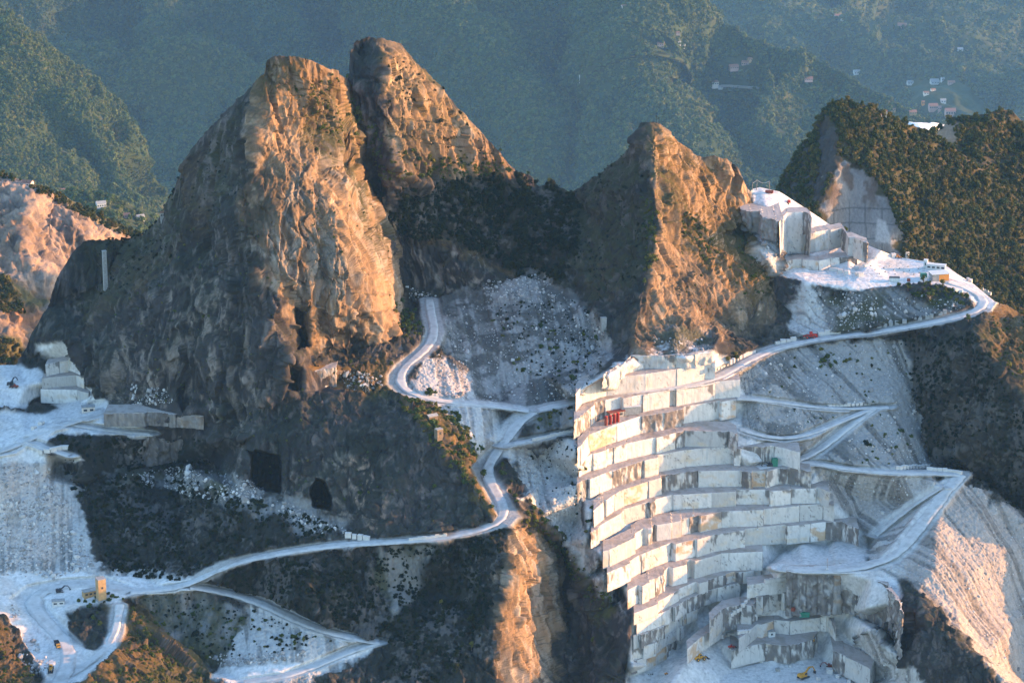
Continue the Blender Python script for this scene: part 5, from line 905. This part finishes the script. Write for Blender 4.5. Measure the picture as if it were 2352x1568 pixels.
for k,(u,v,s_) in enumerate([(1905,1545,2.6),(1925,1555,1.6),(1880,1560,1.4),(1950,1566,1.5),(1750,1520,1.5),(1815,1530,1.0)]): block(u,v,s_,s_,s_*0.8,k,'loose angular boulder on the lower pit floor','boulders on the lower pit floor')
# ---- mast and houses on the far hills
def house(u,v,wpx,hpx,label,wall,roofm=m_tile,rz=0,flat=False,depth=0.7,group=None,extra=None):
    p=hit(u,v); k=p.y/F; w_=wpx*k*0.85; h=hpx*k*0.85; d=w_*depth
    return hut(u,v,rz,w_*0.92,d,h*0.75,label,wall,roofm,flat,'house','house',max(2,min(4,int(wpx/6))),group,0.28,h*0.5,p,w_*0.04)
p=hit(1331,190); k=p.y/F; e=thing('hill_mast',p,0,'thin white mast rising from the green hillside behind the saddle','mast'); m=MB(); m.cyl((0,0,-2),(0,0,19*k),0.9*k*0.6,8,0.5*k*0.6); m.build('shaft',m_wht,e); m=MB(); m.box(-1.1*k,1.1*k,-0.5*k,0.5*k,12*k,18*k); m.build('panel',m_wht,e)
HO=[(1433,19,15,9,'lone pale house at the top edge of the hillside',m_cream,0.3),(1518,104,20,8,'low pink house among trees on the hillside left of the pair',m_pink,-0.2),(1560,101,9,8,'left house of the small white pair on the ridge side',m_wht,0.3),(1569,108,12,8,'right house of the small white pair on the ridge side',m_wht,-0.3),(1556,78,12,6,'half hidden reddish house above the white pair',m_pink,0.1),(1685,158,26,10,'wide farmhouse in the clearing on the ridge flank',m_pink,0.2),(1712,150,20,12,'tall gabled farmhouse right of the wide one in the clearing',m_pink,-0.4),(1722,140,14,9,'upper farmhouse at the back of the clearing',m_tan,0.4),(1642,196,20,14,'bright cream villa at the end of the pale lane',m_cream,0.25),(1655,202,14,6,'white annex below the cream villa',m_wht,0.1),(1857,184,24,7,'long pink house among trees on the ridge',m_pink,0.0),(1969,170,22,10,'white house on the skyline of the wooded ridge',m_wht,0.1),(1925,42,22,10,'tan house high on the far hazy hillside',m_cream,0.2),(1936,48,12,6,'small white annex right below the tan house',m_wht,0.1),(2072,62,26,8,'pinkish farmhouse on the far hazy hillside',m_pink,-0.1),(2205,115,16,5,'low white building on the far terraced slope',m_wht,0.1),
 (2031,262,16,10,'pale house in front of the village by the forested peak',m_cream,0.1),(2050,255,18,10,'orange plaster house left of the village centre',m_tan,-0.1),(2020,268,12,7,'small cream house nearest the forested peak',m_cream,0.2),(2096,262,22,10,'low tan house below the village blocks',m_tan,0.1),(2120,241,9,14,'narrow sunlit apricot tower house of the village',m_org,0.1),(2143,250,26,14,'grey pink apartment block in the village centre',m_pink,0.1),(2158,254,10,15,'tall pink end block of the village centre',m_pink,-0.1),(2166,236,16,11,'pale block standing above the village centre',m_wht,0.1),(2182,264,30,18,'large reddish apartment block at the right of the village',m_pink,0.05),(2127,217,16,8,'pale house above the apricot tower house',m_cream,0.1),(2143,209,14,6,'small house above and right of the pale one',m_cream,0.3),(2092,192,22,6,'long white roofed building in the far valley',m_wht,0.1),(2150,190,34,6,'long white industrial hall in the far valley',m_wht,0.05),(2165,186,10,11,'white gabled hall at the end of the long one',m_wht,0.3),(2185,192,20,6,'reddish low hall right of the white ones',m_pink,0.0),
 (232,476,28,17,'large white house in the wooded valley on the left',m_wht,0.35),(290,499,22,11,'pink walled house lower in the left valley',m_pink,0.0),(322,503,24,11,'greenish white house right of the pink walled one',m_wht,0.5),(374,500,14,20,'grey slab building half hidden by the mountain shoulder',m_conc,0.2),(64,427,30,14,'broad house with a pink roof on the left quarry ridge',m_cream,-0.3),(148,441,20,9,'ruined stone building on the wooded ridge left',m_conc,0.2)]
for (u,v,a,b,l,wl,rz) in HO: house(u,v,a,b,l,wl,m_tile if wl is not m_wht else m_conc,rz)
o=None
pl=[hit(u,v) for u,v in ((1655,199),(1675,199),(1700,201),(1725,203),(1742,204))]; m=MB()
for a,b in zip(pl,pl[1:]): m.beam(a+Vector((0,-3,2)),b+Vector((0,-3,2)),5.0,5.0)
o=m.build('retaining_wall',m_conc); tag(o,'long pale retaining wall running right from the cream villa','wall')
print('things',time.time()-T0)
# ---- woods
def wood(name,h,sp,seed,box,size,coll,label,excl=(),incl=None,keep=1.0):
    gu,gv,P=h.spots(sp,seed,*box,excl,incl,keep); r=np.random.RandomState(seed+1); S=size*np.exp(r.normal(0,0.28,len(P))); P=P.copy(); P[:,2]-=S*0.35; print(name,len(P)); return scatter(name,P,S,coll,label,'woodland',seed=seed)
CL3=[[(1500+330,60),(1960,60),(1960,75),(1830,75)]]
wood('far_woodland',H3,7.4,11,(1400,2480,-60,420),7.6,PC_far,'hazy dense woodland covering the far hillside',excl=[[(2070,185),(2200,185),(2260,235),(2260,275),(2110,260)]])
wood('hillside_woodland',H2,6.8,12,(-500,2480,-60,585),5.4,PC_far,'dense green woodland on the hillside behind the mountain',excl=[[(1640,150),(1670,132),(1740,128),(1735,165),(1680,170)],[(1630,188),(1660,178),(1745,195),(1745,205),(1650,206)]])
wood('spur_woodland',H1,5.6,13,(-500,470,-40,595),3.5,PC_far,'brownish woodland on the left spur')
wood('valley_woodland',H8,7.5,14,(120,480,430,655),3.2,PC_far,'trees in the valley around the houses')
wood('peak_woodland',H4,7.4,15,(1740,2500,225,850),1.75,PC_mid,'autumn tinted woodland covering the forested peak',excl=[[(1892,262),(1925,300),(1922,372),(1890,440),(1885,470),(1868,440),(1885,360),(1880,310)],[(1925,362),(1965,380),(2015,420),(2050,470),(2075,570),(2060,620),(1900,560),(1880,470),(1900,430)]])
wood('right_peak_woodland',H5,7.4,16,(2130,2500,245,615),1.9,PC_mid,'autumn tinted woodland on the far right peak',excl=[[(2150,330),(2165,285),(2195,290),(2190,350)]])
wood('quarry_edge_woodland',H6,6.5,17,(-120,340,380,880),1.6,PC_mid,'trees along the edge of the pink quarry slope',incl=[[(60,425),(150,440),(330,528),(320,560),(200,500),(140,470)],[(-60,380),(40,400),(60,415),(-60,405)],[(-60,620),(20,640),(60,720),(-60,720)],[(-60,770),(30,780),(90,850),(-60,860)]])
print('woods',time.time()-T0)
print('woods',time.time()-T0)
# ================================================= scrub and shrubs on the near mountain
def jit(polys,sp,seed,keep=1.0):
    r=np.random.RandomState(seed); A=[];
    for poly in polys:
        xs=[p[0] for p in poly]; ys=[p[1] for p in poly]
        gu,gv=np.meshgrid(np.arange(min(xs),max(xs),sp),np.arange(min(ys),max(ys),sp*0.85)); gu=gu.ravel()+r.uniform(-sp*.7,sp*.7,gu.size); gv=gv.ravel()+r.uniform(-sp*.6,sp*.6,gv.size)
        pz=np.stack([gu*0.03,gv*0.03,gu*0],-1); kp=r.rand(gu.size)<keep*np.clip(0.55+1.1*fbm(pz,(1,1,1),3,seed),0.05,1.6)
        m=inside(gu,gv,poly)&kp; A.append(np.stack([gu[m],gv[m]],-1))
    A=np.concatenate(A)
    # never on a road
    rd=bilin(isroad,(A[:,0]-us[0])/1.9,(A[:,1]-np.interp(A[:,0],us,vt))/(1672-np.interp(A[:,0],us,vt))*(NV-1))
    return A[rd<0.25]
def near_scrub(name,polys,sp,size,seed,coll,keep=1.0,label=None,sig=0.35):
    A=jit(polys,sp,seed,keep); P=surf(A[:,0],A[:,1]); r=np.random.RandomState(seed+3); S=size*np.exp(r.normal(0,sig,len(P))); P[:,2]-=S*0.25; P[:,1]+=S*0.2
    print(name,len(P)); scatter(name,P,S,coll,label,'scrub',seed=seed)
near_scrub('saddle_scrub',[[(850,415),(960,428),(1100,402),(1190,402),(1262,425),(1310,442),(1335,480),(1322,600),(1295,650),(1210,640),(1140,600),(1040,552),(930,548),(870,480)]],7.0,1.5,71,PC_dark,1.3,'dense dark scrub filling the shaded saddle between the peaks')
near_scrub('gully_scrub',[[(790,186),(830,250),(870,300),(905,395),(885,410),(840,360),(812,300)],[(890,330),(1020,365),(1100,345),(1180,395),(1100,412),(900,405)],[(1555,488),(1600,500),(1642,590),(1625,615),(1580,560)],[(2058,655),(2150,655),(2195,662),(2240,700),(2150,705),(2100,690)],[(1480,450),(1512,480),(1505,600),(1478,650)]],7.5,1.15,73,PC_bush,1.2,'green scrub in the gullies and clefts of the rock peaks')
near_scrub('ridge_scrub',[[(905,905),(1000,908),(1080,980),(1128,1060),(1110,1080),(1150,1185),(1110,1160),(1050,1100),(1000,1030),(940,950)],[(1140,1080),(1200,1150),(1300,1240),(1420,1400),(1385,1400),(1300,1300),(1220,1235),(1178,1195)],[(905,680),(970,720),(980,780),(920,790),(880,740)]],8.5,1.25,75,PC_bush,1.15,'sunlit green and brown scrub along the ridge beside the road')
near_scrub('slope_scrub',[[(150,1085),(260,1095),(450,1110),(780,1210),(700,1258),(500,1298),(430,1338),(260,1322),(205,1200)],[(480,1312),(900,1258),(1155,1215),(1155,1330),(1120,1460),(1040,1568),(880,1568),(900,1460),(700,1430),(560,1360)],[(980,1235),(1158,1212),(1150,1380),(1090,1440),(1000,1330)],[(2060,770),(2240,770),(2352,940),(2500,1180),(2352,1180),(2140,1060),(2090,860)],[(130,1000),(340,1010),(480,1010),(480,1090),(300,1085),(150,1055)]],8.5,0.95,77,PC_dark,1.05,'dark scrub over the shaded slopes below the cliffs')
near_scrub('sunlit_scrub',[[(2262,735),(2310,712),(2520,710),(2520,1080),(2352,925),(2290,830)],[(150,1385),(290,1372),(480,1552),(420,1600),(180,1600),(240,1500),(285,1400)],[(-60,1440),(0,1445),(85,1568),(0,1600),(-60,1600)],[(1690,540),(1758,620),(1775,690),(1740,700),(1700,620)],[(640,190),(760,170),(825,300),(760,330),(680,260)]],8.5,0.85,79,PC_bush,0.8,'low brown and green scrub on the sunlit slopes')
near_scrub('sparse_scrub',[[(600,1380),(820,1468),(640,1500),(500,1520),(400,1440),(320,1375),(430,1365)],[(200,565),(430,390),(560,280),(560,450),(330,640),(230,700)],[(1320,450),(1480,310),(1490,600),(1400,720),(1320,640)],[(870,120),(1000,200),(1140,360),(1000,370),(890,300)],[(1190,1040),(1330,1000),(1335,1190),(1240,1100)],[(700,830),(900,830),(900,900),(790,895)],[(1120,700),(1330,690),(1390,760),(1390,880),(1250,890),(1160,760)]],9.0,0.62,81,PC_dark,0.6,'scattered small dark bushes over the grey slopes')
near_scrub('cliff_scrub',[[(240,700),(560,430),(640,700),(760,1000),(1100,1150),(1000,1220),(700,1150),(480,1000),(330,900)],[(620,150),(780,200),(900,560),(880,700),(700,500)],[(1510,300),(1780,650),(1700,780),(1520,700)]],17,0.6,83,PC_bush,0.5,'tiny bushes clinging to the cliff faces')
# ---- single shrubs, each a thing
SH=[leaf_mesh('shrub',ML_bush,1,1.05,230,140+k,6,0.15,0.0) for k in range(4)]+[leaf_mesh('shrub',ML_dark,1,1.05,230,150+k,6,0.15,0.0) for k in range(3)]
M_stone=leaf_mat('loose_stone',(0.13,0.125,0.12),(0.24,0.225,0.21),(0.38,0.36,0.335)); M_stone.node_tree.nodes['Mix Shader'].inputs[0].default_value=0.0
PC_st=proto_coll('loose_stones',[stone_mesh('loose_stone',M_stone,s) for s in range(5)])
def rubble(name,polys,sp,size,seed,keep,label,sig=0.5):
    A=jit(polys,sp,seed,keep); P=surf(A[:,0],A[:,1]); r=np.random.RandomState(seed+3); S=np.clip(size*np.exp(r.normal(0,sig,len(P))),0.15,2.6); print(name,len(P)); o=scatter(name,P,S,PC_st,label,'rubble',seed=seed,zrot=False)
rubble('slope_rubble',[(lambda p:p)([(0,1060),(110,1075),(170,1180),(215,1300),(120,1330),(0,1320)])],5.5,0.48,91,1.3,'pinkish boulders strewn down the left rubble slope')
rubble('cliff_foot_rubble',[[(250,1092),(420,1070),(560,1095),(620,1130),(590,1160),(440,1140),(300,1112)],[(640,1150),(790,1215),(820,1245),(760,1245),(620,1170)],[(930,655),(1000,670),(1000,700),(940,700)],[(1100,650),(1230,630),(1320,690),(1250,700),(1120,690)],[(770,850),(880,860),(890,900),(800,895)],[(300,880),(400,900),(420,930),(300,930)]],5.2,0.45,92,1.2,'grey broken stones heaped at the foot of the cliffs')
rubble('bowl_rubble',[[(1010,700),(1130,690),(1335,700),(1395,760),(1385,830),(1330,912),(1215,930),(1130,920),(1050,840)]],6.5,0.33,93,1.0,'scattered pale stones in the shaded rubble bowl')
rubble('bank_rubble',[[(1185,1050),(1325,1005),(1340,1230),(1400,1380),(1300,1250),(1220,1150)],[(960,850),(1010,810),(1130,922),(1060,925),(1000,905)],[(1500,770),(1640,780),(1640,805),(1510,812)]],6.5,0.40,94,1.1,'grey stones covering the banks left of the benches')
rubble('scree_rubble',[[(1700,850),(1850,800),(2060,785),(2120,1000),(2140,1075),(1900,1055),(1720,990)],[(1870,1080),(2150,1095),(2050,1190),(1970,1200)]],7.0,0.28,95,0.9,'loose grey stones over the shaded scree')
rubble('cone_rubble',[[(2205,1100),(2352,1195),(2480,1300),(2480,1640),(2352,1590),(2200,1440),(2100,1330),(2150,1200)],[(1980,1460),(2120,1568),(2100,1640),(1950,1600),(1960,1500)]],8.0,0.26,96,0.8,'loose pinkish stones over the sunlit scree cone')
rubble('plateau_bank_rubble',[[(1850,660),(2240,700),(2150,735),(1850,770)],[(1728,500),(1765,485),(1795,560),(1780,625),(1745,560)]],6.0,0.34,97,1.1,'grey stones on the bank under the marble plateau')
rubble('yard_rubble',[[(30,1500),(80,1470),(120,1500),(110,1540),(60,1540)],[(20,1360),(60,1370),(80,1400),(30,1420)],[(180,1330),(230,1320),(215,1345),(170,1350)],[(480,1505),(700,1495),(700,1515),(500,1530)]],4.5,0.45,98,1.2,'heaps of white stones on the lower yard')
SHR=random.Random(5); nshrub=0
def shrubs(poly,n,s0,s1,label,group,dark=False,seed=0):
    global nshrub
    r=random.Random(seed); xs=[p[0] for p in poly]; ys=[p[1] for p in poly]; k=0; tries=0
    while k<n and tries<4000:
        tries+=1; u=r.uniform(min(xs),max(xs)); v=r.uniform(min(ys),max(ys))
        if not inside(np.array([u]),np.array([v]),poly)[0]: continue
        vt_=np.interp(u,us,vt); rd=bilin(isroad,np.array([(u-us[0])/1.9]),np.array([(v-vt_)/(1672-vt_)*(NV-1)]))[0]
        if rd>0.2: continue
        p=surf(u,v); s=r.uniform(s0,s1)*(1.5 if r.random()<0.12 else 1)
        me=SH[r.randint(4,6) if False or r.random()<0.1 else r.randint(0,3)]
        o=bpy.data.objects.new('shrub',me); sc.collection.objects.link(o); o.location=(p[0],p[1]+s*0.2,p[2]-s*0.2); o.rotation_euler=(0,0,r.uniform(0,6.28)); o.scale=(s,s*r.uniform(0.8,1.2),s*r.uniform(0.7,1.2)); tag(o,label,'shrub',group); k+=1; nshrub+=1
shrubs([(1700,850),(1850,800),(2050,780),(2085,860),(2120,1000),(2050,1050),(1900,1000),(1750,900)],48,0.5,1.2,'dark green shrub on the pale scree below the long haul road','shrubs on the scree below the haul road',True,1)
shrubs([(1850,800),(1960,795),(1950,840),(1870,845)],9,1.4,2.2,'larger dark shrub just under the edge of the haul road','shrubs under the haul road edge',True,2)
shrubs([(1900,1060),(2130,950),(2140,1075),(1950,1070)],14,0.8,1.8,'dark shrub on the scree between the two lower roads','shrubs between the lower roads',True,3)
shrubs([(1140,720),(1300,720),(1380,800),(1330,890),(1180,860),(1100,760)],36,0.8,1.7,'dark shrub in the shaded rubble bowl under the saddle','shrubs in the rubble bowl',True,4)
shrubs([(1215,945),(1345,935),(1350,985),(1225,1000)],16,1.0,2.0,'olive shrub on the bank between two converging roads','shrubs on the bank between roads',False,5)
shrubs([(1325,1040),(1348,1060),(1365,1200),(1345,1230),(1322,1120)],12,0.9,1.7,'green shrub at the left end of the quarry benches','shrubs at the left end of the benches',False,6)
shrubs([(930,890),(960,900),(1010,900),(960,930)],8,1.0,1.8,'bright green shrub at the inner side of the hairpin road','shrubs by the hairpin',False,7)
shrubs([(310,1385),(420,1375),(600,1420),(760,1470),(600,1490),(480,1520)],40,0.8,1.6,'dark shrub on the mottled slope above the lower road loop','shrubs on the mottled slope',True,8)
shrubs([(200,1385),(300,1385),(400,1490),(300,1560),(240,1520)],18,0.8,1.7,'olive shrub on the orange lit slope below the tan tower','shrubs below the tan tower',False,9)
shrubs([(215,1360),(290,1368),(270,1385),(215,1382)],7,1.0,1.8,'green shrub beside the foot of the tan tower','shrubs at the tower foot',False,10)
shrubs([(1630,820),(1700,815),(1690,840),(1640,838)],5,1.2,2.2,'olive shrub above the block wall at the top of the benches','shrubs above the top bench',False,11)
shrubs([(710,830),(900,835),(900,890),(800,890)],14,0.7,1.4,'small bush on the grassy ledge under the sunlit cliff','bushes on the grassy ledge',False,12)
shrubs([(1760,1050),(1840,1035),(1830,1050),(1780,1060)],4,0.6,1.1,'rusty bush on the rim of the middle bench','bushes on the bench rim',False,13)
shrubs([(2180,655),(2240,690),(2200,700),(2150,680)],8,0.9,1.5,'shrub on the bank below the orange roofed shed','shrubs below the shed',False,14)
print('shrubs',nshrub,time.time()-T0)
def tree(u,v,h,label,group=None,seed=0,rx=None,mat=None):
    p=surf(u,v); e=bpy.data.objects.new('tree',None); sc.collection.objects.link(e); e.location=(p[0],p[1],p[2]-0.1); tag(e,label,'tree',group)
    r=np.random.RandomState(seed); V_=[];F_=[]; nseg=5
    for k in range(nseg):
        t=k/(nseg-1); rad=0.05*h*(1-0.7*t); 
        for a in range(6): V_.append((rad*math.cos(a*1.047)+0.05*h*t*t,rad*math.sin(a*1.047),h*0.6*t))
    for k in range(nseg-1):
        for a in range(6): F_.append((k*6+a,k*6+(a+1)%6,k*6+6+(a+1)%6,k*6+6+a))
    me=bpy.data.meshes.new('trunk'); me.from_pydata(V_,[],F_); me.materials.append(M_bark); o=bpy.data.objects.new('trunk',me); sc.collection.objects.link(o); o.parent=e
    me=leaf_mesh('crown',mat or ML_bush,rx or h*0.36,h*0.85,420,seed,9,0.11,0.12); o=bpy.data.objects.new('crown',me); sc.collection.objects.link(o); o.parent=e; o.location=(0,0,h*0.15)
M_bark=flat_mat('bark',(0.10,0.07,0.05))
for k,(u,v,h,l) in enumerate([(1262,428,4.6,'dark round tree on the lowest point of the saddle skyline'),(1216,404,3.2,'small tree on the saddle skyline near the second peak'),(793,184,3.0,'small dark tree in the notch between the twin summits'),(1147,350,2.6,'lone bush-like tree jutting from the right edge of the second peak'),(1942,520,4.6,'bright yellow-green conifer on the ridge beside the upper marble floor'),(930,735,5.5,'broad dark green tree beside the road under the sunlit cliff'),(948,745,5.0,'second tree nearer the road under the sunlit cliff'),(898,845,3.6,'bright green tree above the hairpin bend'),(1110,1100,5.4,'tall bright green tree at the edge of the brushy ridge beside the road'),(1090,1120,4.8,'dark green tree left of the bright one on the brushy ridge'),(985,905,4.0,'yellow-green tree by the start of the ridge road'),(1370,1478,4.0,'small tree at the foot of the ridge left of the benches'),(1080,1490,4.5,'pointed tree on the shaded spur left of the orange cliff'),(1015,1395,3.2,'rounded light green tree on the shaded lower slope'),(2120,660,4.4,'green tree under the plateau rim left of the containers'),(2165,662,4.6,'yellow-green tree under the plateau rim below the shed'),(1480,655,3.6,'green tree on the shoulder of the right peak'),(1368,785,4.0,'narrow tree below the concrete pillar on the dark slope'),(22,830,5.0,'rounded dark tree at the left edge of the left quarry'),(2225,745,4.2,'dark tree on the rim where the haul road bends'),(1150,1085,3.4,'olive tree on the verge where the roads meet the ridge'),(1215,1160,3.2,'tree on the crest above the orange cliff'),(1340,1310,3.0,'tree low on the crest beside the quarry edge')]):
    tree(u,v,h,l,seed=500+k)
# ================================================= haze
hz=bpy.data.meshes.new('haze'); x0,x1,y0,y1,z0,z1=-3600,3900,-60,11400,-4300,30
hz.from_pydata([(x,y,z) for x in (x0,x1) for y in (y0,y1) for z in (z0,z1)],[],[(0,1,3,2),(4,6,7,5),(0,4,5,1),(2,3,7,6),(0,2,6,4),(1,5,7,3)])
ho=bpy.data.objects.new('haze',hz); sc.collection.objects.link(ho); hm=bpy.data.materials.new('haze'); hm.use_nodes=True
hm.node_tree.nodes.clear(); out=hm.node_tree.nodes.new('ShaderNodeOutputMaterial'); pv=hm.node_tree.nodes.new('ShaderNodeVolumePrincipled')
pv.inputs['Color'].default_value=(0.27,0.58,0.96,1); pv.inputs['Density'].default_value=0.000019; 
for q_ in ('Density Attribute','Color Attribute','Temperature Attribute'): pv.inputs[q_].default_value=''
pv.inputs['Anisotropy'].default_value=0.0
hm.node_tree.links.new(pv.outputs[0],out.inputs['Volume']); hz.materials.append(hm); hm.cycles.homogeneous_volume=True; hm.cycles.volume_sampling='DISTANCE'; tag(ho,kind='stuff')
print('total script',time.time()-T0)
